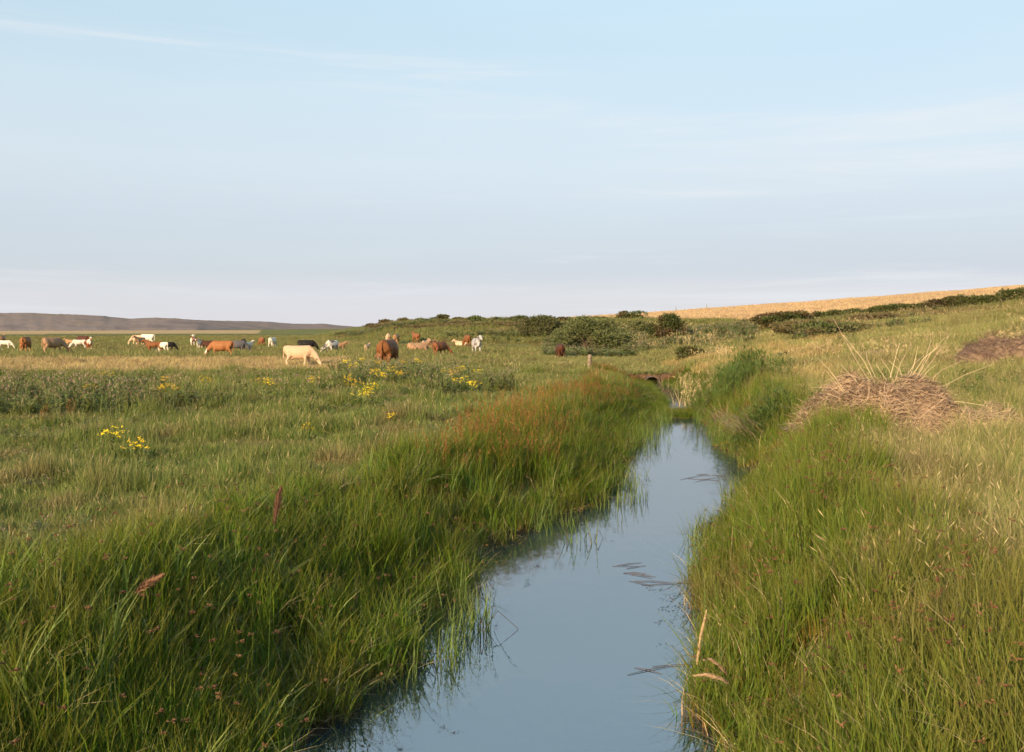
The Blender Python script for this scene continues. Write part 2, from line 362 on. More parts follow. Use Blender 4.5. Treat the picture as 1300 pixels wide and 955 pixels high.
# soil and turf colour of each stretch of land
x = XX.ravel(); y = YY.ravel(); px = 650 + F * x / np.maximum(y, 10)
n1 = vnoise(x, y, .12, 4)[:, None]; n2 = vnoise(x + 50, y, .02, 4)[:, None]
def C(*c): return np.array(c)[None, :]
green = C(.105, .125, .036) * (1 - n1) + C(.175, .165, .055) * n1
gold = C(.30, .22, .09); straw = C(.40, .285, .145)
cc = green.copy()
def blend(c, target, k): k = np.clip(k, 0, 1)[:, None]; return c * (1 - k) + target * k
dlv = left_edge(y) - x; drv = x - right_edge(y)
cc = blend(cc, C(.29, .215, .085), np.clip(1 - np.abs(y - 58) / 14, 0, 1) * 1.6 * (px < 440) * (n2[:, 0] + .35))        # dry strip beyond the thistles
cc = blend(cc, straw, ((y > 330) & (y < 640)) * 1.0 * (px < 330) + ((y > 280) & (y < 640)) * .6 * (px < 60))
cc = blend(cc, C(.12, .12, .04), ((y > 200) & (y < 300)) * .8 * (px < 400))
cc = blend(cc, C(.26, .205, .07), np.clip(1 - np.abs(px - 1000) / 130, 0, 1) * ((y > 30) & (y < 70)) * 1.2)
cc = blend(cc, C(.17, .165, .05), ((px > 850) & (y > 60)) * .7)
barley = np.clip((y - np.interp(px, [740, 800, 860, 900, 1000, 1100, 1200, 1300], [230, 200, 164, 142, 120, 113, 106, 99])) / 3, 0, 1) * (px > 715)
cc = blend(cc, C(.47, .325, .17) * (.85 + .3 * n2), barley)
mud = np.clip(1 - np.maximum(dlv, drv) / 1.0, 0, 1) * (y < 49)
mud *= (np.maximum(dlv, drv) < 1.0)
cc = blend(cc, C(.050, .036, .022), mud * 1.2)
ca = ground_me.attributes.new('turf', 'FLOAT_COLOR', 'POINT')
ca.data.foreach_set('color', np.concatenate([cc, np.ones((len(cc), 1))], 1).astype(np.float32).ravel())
m, N, L = new_mat('turf')
a = N.new('ShaderNodeAttribute'); a.attribute_name = 'turf'
g = N.new('ShaderNodeNewGeometry')
nA = N.new('ShaderNodeTexNoise'); nA.inputs['Scale'].default_value = 2.5; nA.inputs['Detail'].default_value = 8; nA.inputs['Roughness'].default_value = .7; L.new(g.outputs['Position'], nA.inputs['Vector'])
nB = N.new('ShaderNodeTexNoise'); nB.inputs['Scale'].default_value = .11; nB.inputs['Detail'].default_value = 6; nB.inputs['Roughness'].default_value = .65; L.new(g.outputs['Position'], nB.inputs['Vector'])
v = fmath(N, L, 'ADD', fmath(N, L, 'MULTIPLY', nA.outputs['Fac'], .7), fmath(N, L, 'MULTIPLY', nB.outputs['Fac'], .8))
hv = N.new('ShaderNodeHueSaturation'); L.new(a.outputs['Color'], hv.inputs['Color']); L.new(fmath(N, L, 'ADD', v, .25), hv.inputs['Value'])
p = N.new('ShaderNodeBsdfPrincipled'); p.inputs['Roughness'].default_value = .95; p.inputs['Specular IOR Level'].default_value = .1; L.new(hv.outputs[0], p.inputs['Base Color'])
b = N.new('ShaderNodeBump'); b.inputs['Strength'].default_value = .8; b.inputs['Distance'].default_value = .12; L.new(nA.outputs['Fac'], b.inputs['Height']); L.new(b.outputs[0], p.inputs['Normal'])
o = N.new('ShaderNodeOutputMaterial'); L.new(p.outputs[0], o.inputs[0])
tag(link('ground', ground_me, [m]), 'flat grazing marsh rising to a dry grassy slope and a ripe cereal field', kind='structure')

# water in the ditch
yy = np.concatenate([np.linspace(-13, 55.5, 230)]); tt = np.linspace(0, 1, 14)
YW, TW = np.meshgrid(yy, tt, indexing='ij')
XW = (left_edge(YW) - .45) * (1 - TW) + (right_edge(YW) + .45) * TW
m, N, L = new_mat('ditch_water')
g = N.new('ShaderNodeNewGeometry')
mpn = N.new('ShaderNodeMapping'); mpn.inputs['Scale'].default_value = (1.0, .35, 1.0); L.new(g.outputs['Position'], mpn.inputs[0])
n = N.new('ShaderNodeTexNoise'); n.inputs['Scale'].default_value = 7; n.inputs['Detail'].default_value = 4; L.new(mpn.outputs[0], n.inputs['Vector'])
b = N.new('ShaderNodeBump'); b.inputs['Strength'].default_value = .22; b.inputs['Distance'].default_value = .02; L.new(n.outputs['Fac'], b.inputs['Height'])
p = N.new('ShaderNodeBsdfPrincipled'); p.inputs['Base Color'].default_value = (.012, .030, .044, 1); p.inputs['Roughness'].default_value = .03; p.inputs['IOR'].default_value = 4.2; L.new(b.outputs[0], p.inputs['Normal'])
o = N.new('ShaderNodeOutputMaterial'); L.new(p.outputs[0], o.inputs[0])
tag(link('water', grid_mesh('water', XW, YW, np.full(XW.shape, WATER)), [m]), 'still water in the drainage ditch reflecting the pale sky', kind='structure')

# far shingle bank
RT = [(-700, 396), (-300, 396.5), (0, 397.5), (60, 398), (130, 401), (165, 404.5), (200, 403.5), (250, 406), (300, 408), (345, 409), (380, 411), (410, 411), (432, 413.6), (470, 416), (520, 418)]
pxs = np.linspace(-700, 520, 260)
top = np.interp(pxs, [q[0] for q in RT], [q[1] for q in RT]) + (vnoise(pxs, pxs * 0, .05, 4) - .5) * 1.6
Dr = np.interp(pxs, [-700, 0, 250, 440, 520], [620, 700, 800, 1300, 1500])
ts = np.array([0, .08, .2, .4, .6, .8, .93, 1.0, 1.1, 1.5])
prof = np.array([-.1, .10, .25, .46, .66, .85, .97, 1.0, .97, .2])
RX = np.zeros((len(pxs), len(ts))); RY = RX.copy(); RZ = RX.copy()
zt = EYE + (HOR - top) * Dr / F
for k, (t_, q_) in enumerate(zip(ts, prof)):
    d_ = Dr * (1 + .22 * (t_ - 1)); RY[:, k] = d_; RX[:, k] = (pxs - 650) / F * d_
    RZ[:, k] = zt * q_ + (vnoise(pxs + 40 * k, pxs * 0 + k, .08, 4) - .5) * (1.8 if 0 < k < 7 else 0)
m, N, L = new_mat('shingle')
g = N.new('ShaderNodeNewGeometry')
n = N.new('ShaderNodeTexNoise'); n.inputs['Scale'].default_value = .02; n.inputs['Detail'].default_value = 8; n.inputs['Roughness'].default_value = .65; L.new(g.outputs['Position'], n.inputs['Vector'])
r_ = ramp(N, L, n.outputs['Fac'], [(.35, (.155, .125, .115)), (.5, (.215, .175, .155)), (.62, (.23, .175, .14)), (.75, (.13, .12, .075))], 'LINEAR')
p = N.new('ShaderNodeBsdfPrincipled'); p.inputs['Roughness'].default_value = .95; p.inputs['Specular IOR Level'].default_value = .1; L.new(r_.outputs[0], p.inputs['Base Color'])
n2_ = N.new('ShaderNodeTexNoise'); n2_.inputs['Scale'].default_value = .15; n2_.inputs['Detail'].default_value = 6; L.new(g.outputs['Position'], n2_.inputs['Vector'])
b = N.new('ShaderNodeBump'); b.inputs['Strength'].default_value = .5; b.inputs['Distance'].default_value = 2.0; L.new(n2_.outputs['Fac'], b.inputs['Height']); L.new(b.outputs[0], p.inputs['Normal'])
o = N.new('ShaderNodeOutputMaterial'); L.new(p.outputs[0], o.inputs[0])
tag(link('shingle_bank', grid_mesh('shingle_bank', RX.T, RY.T, RZ.T), [m]), 'long grey brown shingle ridge on the far left skyline', kind='structure')

# ------------------------------------------------------------------ grass kits
def tuft(n, r, h0, h1_, w, lean=.25, curl=.7, mat=0, seg=3):
    g = Geo()
    for i in range(n): g.blade(rdisk(r), random.uniform(0, 6.283), random.uniform(h0, h1_), w * random.uniform(.6, 1.3), abs(random.gauss(0, lean)), random.uniform(.1, curl), mat, seg)
    return g
def add_stalks(g, n, r, h0, h1_, mat, head, hmat, lean=.15, curl=.5, w=.004):
    for i in range(n):
        pts = g.blade(rdisk(r), random.uniform(0, 6.283), random.uniform(h0, h1_), w, abs(random.gauss(0, lean)), random.uniform(0, curl), mat, 4)
        tip = pts[-1]; d = (pts[-1] - pts[-2]).normalized()
        if head == 'spike':
            g.spindle(tip - d * .02, d, random.uniform(.06, .11), .0045, hmat)
        elif head == 'rush':
            for k in range(random.randint(6, 10)):
                e = (d * .4 + Vector((random.uniform(-1, 1), random.uniform(-1, 1), random.uniform(-.3, .8)))).normalized()
                g.spindle(tip + e * random.uniform(.004, .030), e, random.uniform(.014, .026), .0065, hmat)
            for k in range(2): g.blade(tip, random.uniform(0, 6.283), random.uniform(.06, .16), .004, random.uniform(.8, 1.5), .5, 0)
        elif head == 'panicle':
            for k in range(14):
                q = pts[-2].lerp(tip, random.random()); e = Vector((random.uniform(-1, 1), random.uniform(-1, 1), random.uniform(0, 1.2))).normalized()
                g.leaf(q, e, (0, 0, 1), random.uniform(.03, .06), .012, hmat)
sedge_k = []
for k in range(6):
    g = tuft(32, .16, .36, .95, .0085, .13, .75)
    for j in range(3): g.blade(rdisk(.15), random.uniform(0, 6.28), random.uniform(.4, .85), .007, abs(random.gauss(0, .35)), 1.3, 1)
    if k in (1, 4):
        for j in range(9): g.blade(rdisk(.14), random.uniform(0, 6.28), random.uniform(.5, .95), .016, abs(random.gauss(0, .18)), .7, 3, 4)
    for j in range(4): g.blade(rdisk(.2), random.uniform(0, 6.28), random.uniform(.25, .5), .008, random.uniform(.6, 1.3), .6, 1)
    if k % 3 == 0: add_stalks(g, 1, .1, .7, 1.0, 0, 'rush', 2)
    sedge_k.append(proto('sedge', g, [M['sedge'], M['straw'], M['seed_brown'], M['reed']]))
sedge_r = []
for k in range(6):
    g = tuft(32, .16, .34, .90, .0075, .17, .85)
    for j in range(4): g.blade(rdisk(.15), random.uniform(0, 6.28), random.uniform(.35, .8), .006, abs(random.gauss(0, .35)), 1.0, 1)
    if k == 0: add_stalks(g, 2, .1, .55, .85, 0, 'rush', 2)
    sedge_r.append(proto('sedge', g, [M['sedge_right'], M['straw'], M['seed_brown']]))
meadow_k = []
for k in range(6):
    g = tuft(44, .16, .07, .24, .006, .45, 1.2)
    for j in range(2): g.blade(rdisk(.16), random.uniform(0, 6.28), random.uniform(.12, .28), .003, abs(random.gauss(0, .5)), .9, 1)
    if k == 0: add_stalks(g, 1, .12, .18, .30, 1, 'spike', 1, .3, .5, .002)
    meadow_k.append(proto('meadow', g, [M['meadow'], M['straw']]))
pasture_k = []
for k in range(5):
    g = tuft(42, .5, .10, .30, .022, .4, 1.0)
    for j in range(3): g.blade(rdisk(.5), random.uniform(0, 6.28), random.uniform(.2, .42), .012, abs(random.gauss(0, .3)), .6, 1)
    pasture_k.append(proto('pasture', g, [M['pasture'], M['straw']]))
def dry_kit(scale, n, w, seedw, mat='dry', heads=2):
    out = []
    for k in range(5):
        g = tuft(n, .17 * scale, .25, .70, w, .28, 1.0)
        for j in range(n // 12): g.blade(rdisk(.17 * scale), random.uniform(0, 6.28), random.uniform(.35, .8), w * .7, abs(random.gauss(0, .3)), .9, 1)
        if seedw: add_stalks(g, heads if k < 2 else 0, .15, .6, .95, 1, 'spike', 1, .22, .9)
        out.append(proto('dry', g, [M[mat], M['straw']]))
    return out
dry_k = dry_kit(1, 34, .0055, True)
dry_far = dry_kit(2.6, 40, .022, False)
gold_far = dry_kit(2.6, 40, .018, False, 'gold')
hill_k = dry_kit(3.5, 46, .035, False, 'pasture')
red_k = []
for k in range(4):
    g = tuft(26, .2, .4, .8, .007, .14, .6); add_stalks(g, 5, .2, .65, .95, 2, 'panicle', 2, .12, .4)
    red_k.append(proto('red', g, [M['sedge'], M['straw'], M['red']]))
reed_k = []
for k in range(4):
    g = Geo()
    for j in range(6):
        r0 = rdisk(.25); az = random.uniform(0, 6.28); h = random.uniform(1.1, 1.75)
        pts = g.blade(r0, az, h, .012, abs(random.gauss(0, .08)), .2, 0, 5)
        for q in range(9):
            f = random.uniform(.25, .97) * 5; i = int(f); pnt = pts[i].lerp(pts[min(i + 1, 5)], f - i)
            g.blade(pnt, random.uniform(0, 6.28), random.uniform(.22, .42), .022, random.uniform(.4, .9), 1.1, 0)
    reed_k.append(proto('reed', g, [M['reed']]))
dead_k = []
for k in range(4):
    g = Geo()
    for j in range(4):
        pts = g.blade(rdisk(.3), random.uniform(0, 6.28), random.uniform(.8, 1.6), .014, abs(random.gauss(0, .12)), .25, 0, 4)
        for q in range(7): g.leaf(pts[-1] - Vector((0, 0, random.uniform(0, .2))), (random.uniform(-.5, .9), random.uniform(-.5, .5), .8), (0, 1, 0), .12, .02, 0)
    dead_k.append(proto('dead', g, [M['straw']]))
def weed(h, heads):
    g = Geo(); 
    for s_ in range(random.randint(2, 3)):
        r0 = Vector(rdisk(.10)); hh = h * random.uniform(.75, 1.05)
        pts = g.blade(r0, random.uniform(0, 6.28), hh, .014, abs(random.gauss(0, .1)), .15, 0, 5)
        for q in range(26):
            f = random.uniform(.05, .9) * 5; i = int(f); pnt = pts[i].lerp(pts[min(i + 1, 5)], f - i)
            g.blade(pnt, random.uniform(0, 6.28), random.uniform(.10, .22) * (1.2 - f / 8), .03, random.uniform(.6, 1.2), .9, 0)
        for q in range(heads):
            f = random.uniform(3.6, 5); i = int(f); pnt = pts[i].lerp(pts[min(i + 1, 5)], f - i)
            e = Vector((random.uniform(-1, 1), random.uniform(-1, 1), random.uniform(.3, 1.2))).normalized(); tip = pnt + e * random.uniform(.05, .16)
            g.strip([pnt, tip], [.005, .004], e.orthogonal().normalized(), 0)
            g.spindle(tip, e, .04, .014, 1)
            for z_ in range(3): g.leaf(tip, e + Vector((random.uniform(-.9, .9), random.uniform(-.9, .9), .2)), (0, 0, 1), .04, .02, 1)
    return g
weed_k = [proto('weed', weed(.75, random.choice([0, 0, 1, 3])), [M['weed'], M['down']]) for k in range(6)]

# ------------------------------------------------------------------ grass scatter
def place(X, Y, keep): X = X[keep]; Y = Y[keep]; return X, Y, height(X, Y)
def rs(n, a, b): return rng.uniform(a, b, n)
# left fringe of sedge
X, Y = sample(16000, 2.6, 37, -.1); d = left_edge(Y) - X
wid = np.interp(Y, [9, 13, 30], [3.0, 2.5, 2.6]) * .92 + (vnoise(X, Y, .5, 2) - .5) * 1.9 + np.clip((9 - Y) / 4, 0, 1) * 4.0
X, Y, Z = place(X, Y, (d > -.12) & (d < wid)); n = len(X)
d = left_edge(Y) - X; w_ = 3.0 + np.clip((9 - Y) / 4, 0, 1) * 4.0
k = np.interp(Y, [22, 30, 36], [1, .62, .45]) * np.clip(.95 - .5 * np.clip((d - 1.0) / 2.0, 0, 1) * np.clip((Y - 6) / 6, .3, 1), .4, 1) * (.6 + .7 * vnoise(X, Y, .9, 3)) * np.clip(.62 + d * .4, .62, 1) * .95
scatter('sedge_fringe', sedge_k, X, Y, Z, rs(n, .9, 1.3), k * rs(n, .8, 1.1), 'tall dark green sedge fringing the left side of the ditch', 'sedge')
X, Y = sample(11000, 13, 46, .2); d = left_edge(Y) - X
X, Y, Z = place(X, Y, (d > 1.1) & (d < np.interp(Y, [14, 20], [2.4, 3.0])) & (vnoise(X, Y, .45, 2) > np.interp(Y, [13, 18], [.62, .40]))); n = len(X)
scatter('red_rush', red_k, X, Y, Z, rs(n, .8, 1.2), rs(n, .75, 1.05) * np.interp(Y, [24, 34], [1, .7]), 'reddish brown seeding rushes along the outer edge of the left fringe', 'rush')
n = 700; Y = 4 + 30 * rng.random(n) ** 1.2; q = rng.random(n) ** 1.8
X = np.where(rng.random(n) < .72, left_edge(Y) + q * .55, right_edge(Y) - q * .3); K = vnoise(X, Y, .9, 2) > .45; X, Y = X[K], Y[K]; n = len(X)
edge_k = []
for k in range(5):
    g = tuft(7, .10, .25, .75, .010, .16, .5); edge_k.append(proto('edge', g, [M['reed']]))
scatter('water_edge_blades', edge_k, X, Y, np.full(n, WATER - .05), rs(n, .8, 1.2), rs(n, .5, .95), 'sparse upright blades rising from the water along the banks', 'sedge')
# right fringe
X, Y = sample(17000, 2.6, 34, -.1); d = X - right_edge(Y)
wid = 2.3 + (vnoise(X, Y, .5, 2) - .5) * 1.5 + np.clip((9 - Y) / 4, 0, 1) * 1.0
X, Y, Z = place(X, Y, (d > -.05) & (d < wid)); n = len(X); d = X - right_edge(Y)
scatter('club_rush', sedge_r, X, Y, Z, rs(n, .9, 1.3), rs(n, .7, 1.05) * (.65 + .65 * vnoise(X, Y, .9, 3)) * np.clip(np.interp(Y, [11, 15], [.68, .42]) + d * .42, .42, 1), 'green club rush with brown seed heads along the right bank', 'rush')
# dry tall grass on the right bank
X, Y = sample(18000, 3, 36, .0); d = X - right_edge(Y)
clear = (np.hypot((X - 7.35) / 1.9, (Y - 18.9) / 1.6) < 1) | (np.hypot((X - 8.75) / 1.3, (Y - 19.0) / 1.2) < 1)
X, Y, Z = place(X, Y, (d > 1.9 + (vnoise(X, Y, .5, 2) - .5) * 1.5) & ~(clear & (rng.random(len(X)) < .85))); n = len(X)
scatter('dry_grass', dry_k, X, Y, Z, rs(n, .9, 1.3), rs(n, .65, 1.0) * (.75 + .5 * vnoise(X, Y, .6, 2)), 'pale seeding grass covering the near right bank', 'grass')
X, Y = sample(16000, 30, 75, .6, 0, .68); d = X - right_edge(np.minimum(Y, 52))
pxv = 650 + F * X / Y
isg = (pxv > 830) & (pxv < 1075) & (Y < 62) & (vnoise(X, Y, .15, 3) > .38)
K = d > 1.2
X1, Y1, Z1 = place(X, Y, K & isg); n = len(X1)
scatter('golden_grass', gold_far, X1, Y1, Z1, rs(n, .8, 1.2), rs(n, .5, .85), 'golden dry grass beyond the reeds on the right', 'grass')
X1, Y1, Z1 = place(X, Y, K & ~isg); n = len(X1)
scatter('slope_grass', dry_far, X1, Y1, Z1, rs(n, .8, 1.2), rs(n, .5, .9) * (.6 + .8 * vnoise(X1, Y1, .3, 2)), 'yellow green rough grass on the lower right slope', 'grass')
X, Y = sample(26000, 60, 190, .5, -.2, .68); pxv = 650 + F * X / Y
zz = height(X, Y); bar = np.interp(pxv, [740, 800, 860, 900, 1000, 1100, 1200, 1300], [230, 200, 164, 142, 120, 113, 106, 99])
K = ((pxv > 830) | (zz > .45)) & (Y < bar)
X, Y, Z = place(X, Y, K); n = len(X)
scatter('hill_grass', hill_k, X, Y, Z, rs(n, .8, 1.3), rs(n, .4, .85), 'rough olive grass on the upper slope and dune bank', 'grass')
# taller weeds, tussocks and dead stalks in patches on the slope
X, Y = sample(9000, 34, 120, .5, .1, .68); pxv = 650 + F * X / Y
K = (Y < np.interp(pxv, [740, 900, 1000, 1300], [130, 120, 105, 90])) & (X - right_edge(np.minimum(Y, 52)) > 2.5)
K1 = K & (vnoise(X, Y, .16, 3) > .65); X1, Y1, Z1 = place(X, Y, K1); n = len(X1)
scatter('slope_weeds', weed_k, X1, Y1, Z1, rs(n, 1.2, 2.2), rs(n, .6, 1.1), 'dark green weed patches scattered over the right slope', 'weeds')
K2 = K & (vnoise(X + 77, Y + 13, .14, 3) > .60) & (rng.random(len(X)) < .6); X1, Y1, Z1 = place(X, Y, K2); n = len(X1)
scatter('slope_dead_stalks', dead_k, X1, Y1, Z1, rs(n, .9, 1.4), rs(n, .35, .6), 'tan dead stalks in patches over the right slope', 'stalks')
X, Y = sample(6000, 100, 175, .6, -.2, .15); X1, Y1, Z1 = place(X, Y, (height(X, Y) > .5) & (vnoise(X * .6 + Y * .5, Y * .3, .25, 3) > .56)); n = len(X1)
scatter('dune_scrub', weed_k, X1, Y1, Z1, rs(n, 1.6, 2.8), rs(n, .7, 1.3), 'dark low scrub in streaks over the dune face', 'scrub')
X, Y = sample(5000, 66, 112, .6, .02, .26); pxv = 650 + F * X / Y
X1, Y1, Z1 = place(X, Y, (pxv > 690) & (pxv < 960) & (vnoise(X, Y, .3, 3) > .53)); n = len(X1)
scatter('undergrowth', weed_k, X1, Y1, Z1, rs(n, 1.3, 2.4), rs(n, .6, 1.2), 'green undergrowth round the feet of the willows', 'weeds')
# barley field
barley_k = dry_kit(5, 40, .05, False, 'gold')
X, Y = sample(22000, 98, 400, .2, .05, .68); pxv = 650 + F * X / Y
bar = np.interp(pxv, [740, 800, 860, 900, 1000, 1100, 1200, 1300], [230, 200, 164, 142, 120, 113, 106, 99])
X, Y, Z = place(X, Y, Y > bar + 1); n = len(X)
M['barley'] = leaf_mat('barley', (.42, .295, .16), (.52, .375, .22), dry=(.47, .345, .205), dry_scale=.03, trans=.25)
for o_ in barley_k: o_.data.materials[0] = M['barley']
scatter('barley', barley_k, X, Y, Z, rs(n, .8, 1.3), rs(n, .8, 1.0), 'ripe golden barley field on the hill at right', 'barley')
# left meadow
X, Y = sample(52000, 3, 48, .1); d = left_edge(Y) - X
X, Y, Z = place(X, Y, (d > 1.6)); n = len(X)
hs = (.45 + .9 * vnoise(X, Y, .45, 3) + 1.6 * np.clip((vnoise(X + 20, Y, .9, 3) - .56) / .2, 0, 1)) * rs(n, .75, 1.25)
scatter('meadow_grass', meadow_k, X, Y, Z, rs(n, 1.0, 1.5) * np.clip(Y / 16, 1, 1.6), hs, 'short mixed green and straw coloured turf of the left meadow', 'grass')
X, Y = sample(30000, 36, 240, .25, -.68, .16); zz = height(X, Y); d = left_edge(np.minimum(Y, 53)) - X
pxv = 650 + F * X / Y
strip = (Y > 46) & (Y < 71) & (pxv < 440) & (vnoise(X, Y, .08, 3) > .30)
K = (d > .5) & ((Y > 52) | (d > 3)) & (zz < 1.2)
X1, Y1, Z1 = place(X, Y, K & ~strip); n = len(X1)
tall = np.where((Y1 > 72) & (Y1 < 84) & (X1 < -8), 1.6, 1.0)
scatter('pasture_grass', pasture_k, X1, Y1, Z1, rs(n, .9, 1.4), rs(n, .6, 1.0) * tall * (.5 + 1.0 * vnoise(X1, Y1, .2, 2)), 'grazed olive green pasture under the cattle', 'grass')
X1, Y1, Z1 = place(X, Y, K & strip); n = len(X1)
scatter('straw_strip', dry_kit(2.6, 40, .018, False, 'gold_strip'), X1, Y1, Z1, rs(n, .8, 1.2), rs(n, .35, .6), 'dry straw coloured strip of grass behind the thistles', 'grass')
X, Y = sample(2600, 6, 30, .3, -.68, .1); d = left_edge(Y) - X
X, Y, Z = place(X, Y, (d > 2.6) & (vnoise(X + 7, Y, .5, 3) > .57)); n = len(X)
scatter('meadow_weeds', weed_k, X, Y, Z, rs(n, .5, .9), rs(n, .2, .5), 'low leafy weeds dotted through the near meadow turf', 'weeds')
# weeds behind the meadow
X, Y = sample(6500, 23, 46, .5, -.68, .0); pxv = 650 + F * X / Y
lim = np.interp(pxv, [-200, 150, 300, 450, 520, 620], [24, 25, 27.5, 26, 28.5, 32]); far = np.interp(pxv, [-200, 150, 300, 450, 520, 620], [38, 37, 42, 45, 46, 44])
K = (Y > lim) & (Y < far) & (vnoise(X, Y, .22, 3) > np.interp(pxv, [0, 150, 230, 420, 620], [.42, .45, .50, .46, .54])) & (left_edge(Y) - X > 5)
X, Y, Z = place(X, Y, K); n = len(X)
scatter('weed_bed', weed_k, X, Y, Z, rs(n, .8, 1.2), rs(n, .55, 1.15) * np.where(X < -14, 1.15, 1.0), 'mass of thistles and coarse weeds across the meadow', 'weeds')
X, Y = sample(9000, 52.9, 80, .6, -.05, .3); n_l = 50 + 0 * X
X, Y, Z = place(X, Y, (X > 2) & (X < 14) & (np.abs(X - 7.5) < 7)); n = len(X); Z = np.where((Y < 55.4) & (np.abs(X - 7.4) < 2.4), np.maximum(Z, -.24), Z)
scatter('crossing_grass', dry_far, X, Y, Z, rs(n, .7, 1.1), rs(n, .3, .5), 'rough grass over the culvert crossing', 'grass')
# duckweed and scum
g = Geo()
duck_k = []
for k in range(3):
    g = Geo()
    for j in range(14): c = Vector(rdisk(.12)); g.leaf(c, (random.uniform(-1, 1), random.uniform(-1, 1), 0), (0, 0, 1), random.uniform(.01, .03), random.uniform(.008, .02), 0)
    duck_k.append(proto('duck', g, [M['scum']]))
n = 420; Y = 4 + 29 * rng.random(n) ** 1.1; q = rng.random(n) ** 2 * .6
X = np.where(rng.random(n) < .6, left_edge(Y) + q, right_edge(Y) - q * .8)
K = vnoise(X, Y, 1.1, 2) > .46; X, Y = X[K], Y[K]
scatter('floating_scum', duck_k, X, Y, np.full(len(X), WATER + .003), rs(len(X), .6, 1.5), 1.0, 'specks of floating weed and scum along the water margins', 'scum', tilt=0.0)
n = 1500; Y = rng.uniform(35, 53.5, n); q = rng.uniform(-.1, 1.7, n); X = np.where(rng.random(n) < .6, left_edge(Y) - q, right_edge(Y) + q); X, Y, Z = place(X, Y, q > -1); Z = np.maximum(Z, WATER - .05)
scatter('bank_grass', sedge_k, X, Y, Z, rs(n, .9, 1.3), rs(n, .2, .36), 'low grass on the banks of the far pool before the culvert', 'grass')
# reeds
pts = []
for px_, py_, r_, n_ in ((918, 505, 1.4, 20), (946, 494, 1.3, 24), (925, 514, .8, 8), (965, 560, .8, 22), (985, 545, .8, 22), (1185, 498, 2.2, 26), (1285, 505, 2.0, 26), (930, 500, 1.3, 16)):
    c_ = hit(px_, py_); a_ = rng.uniform(0, 6.28, n_); q_ = r_ * np.sqrt(rng.random(n_)); pts.append(np.stack([c_[0] + q_ * np.cos(a_), c_[1] + q_ * np.sin(a_)], 1))
P = np.concatenate(pts); X, Y = P[:, 0], P[:, 1]; Z = np.maximum(height(X, Y), WATER - .1)
scatter('green_reeds', reed_k, X, Y, Z, rs(len(X), .8, 1.1), rs(len(X), .55, 1.0) * np.where(X > 11, .55, 1.0) * np.where(Y < 30, .6, 1.0), 'green reed clumps on the right bank of the ditch', 'reeds')
# plug of water grass across the ditch
n = 240; Y = rng.uniform(32.6, 34.6, n); X = left_edge(Y) + rng.random(n) * (right_edge(Y) - left_edge(Y)); Z = np.full(n, WATER - .05)
scatter('water_grass', sedge_k, X, Y, Z, rs(n, .9, 1.3), rs(n, .25, .42), 'low green water grass growing right across the ditch', 'grass')
pts = []
for px_, py_, r_, n_ in ((880, 518, .6, 7), (890, 506, .9, 10), (800, 438, 3.5, 40), (860, 441, 4.0, 40), (905, 470, 2.5, 12), (735, 442, 3.0, 14)):
    c_ = hit(px_, py_); a_ = rng.uniform(0, 6.28, n_); q_ = r_ * np.sqrt(rng.random(n_)); pts.append(np.stack([c_[0] + q_ * np.cos(a_), c_[1] + q_ * np.sin(a_) * 1.5], 1))
P = np.concatenate(pts); X, Y = P[:, 0], P[:, 1]; Z = np.maximum(height(X, Y), WATER - .1)
scatter('dead_reed_stalks', dead_k, X, Y, Z, rs(len(X), .8, 1.1), rs(len(X), .55, .9), 'pale dead reed stalks around the far end of the ditch', 'reeds')

# ------------------------------------------------------------------ cattle
def loft(bm, secs, n=14, taper=0.0):
    """secs: (centre, axis_up, axis_side, half_up, half_side)"""
    rings = []
    for c, up, sd, hu, hs in secs:
        rings.append([bm.verts.new(Vector(c) + Vector(up) * (hu * math.copysign(abs(math.sin(2 * math.pi * j / n)) ** .95, math.sin(2 * math.pi * j / n))) + Vector(sd) * (hs * (1 - taper * max(0, math.sin(2 * math.pi * j / n))) * math.copysign(abs(math.cos(2 * math.pi * j / n)) ** .95, math.cos(2 * math.pi * j / n)))) for j in range(n)])
    for a, b in zip(rings, rings[1:]):
        for j in range(n): bm.faces.new((a[j], a[(j + 1) % n], b[(j + 1) % n], b[j]))
    bm.faces.new(rings[0][::-1]); bm.faces.new(rings[-1])
def limb(bm, pts, n=10):
    P = [Vector(p[:3]) for p in pts]; secs = []
    for i, p in enumerate(pts):
        t = (P[min(i + 1, len(P) - 1)] - P[max(i - 1, 0)]).normalized()
        sd = Vector((0, 1, 0)); sd = (sd - t * sd.dot(t))
        sd = sd.normalized() if sd.length > .2 else t.orthogonal().normalized()
        up = t.cross(sd).normalized()
        secs.append((P[i], up, sd, p[3], p[4] if len(p) > 4 else p[3]))
    loft(bm, secs, n)
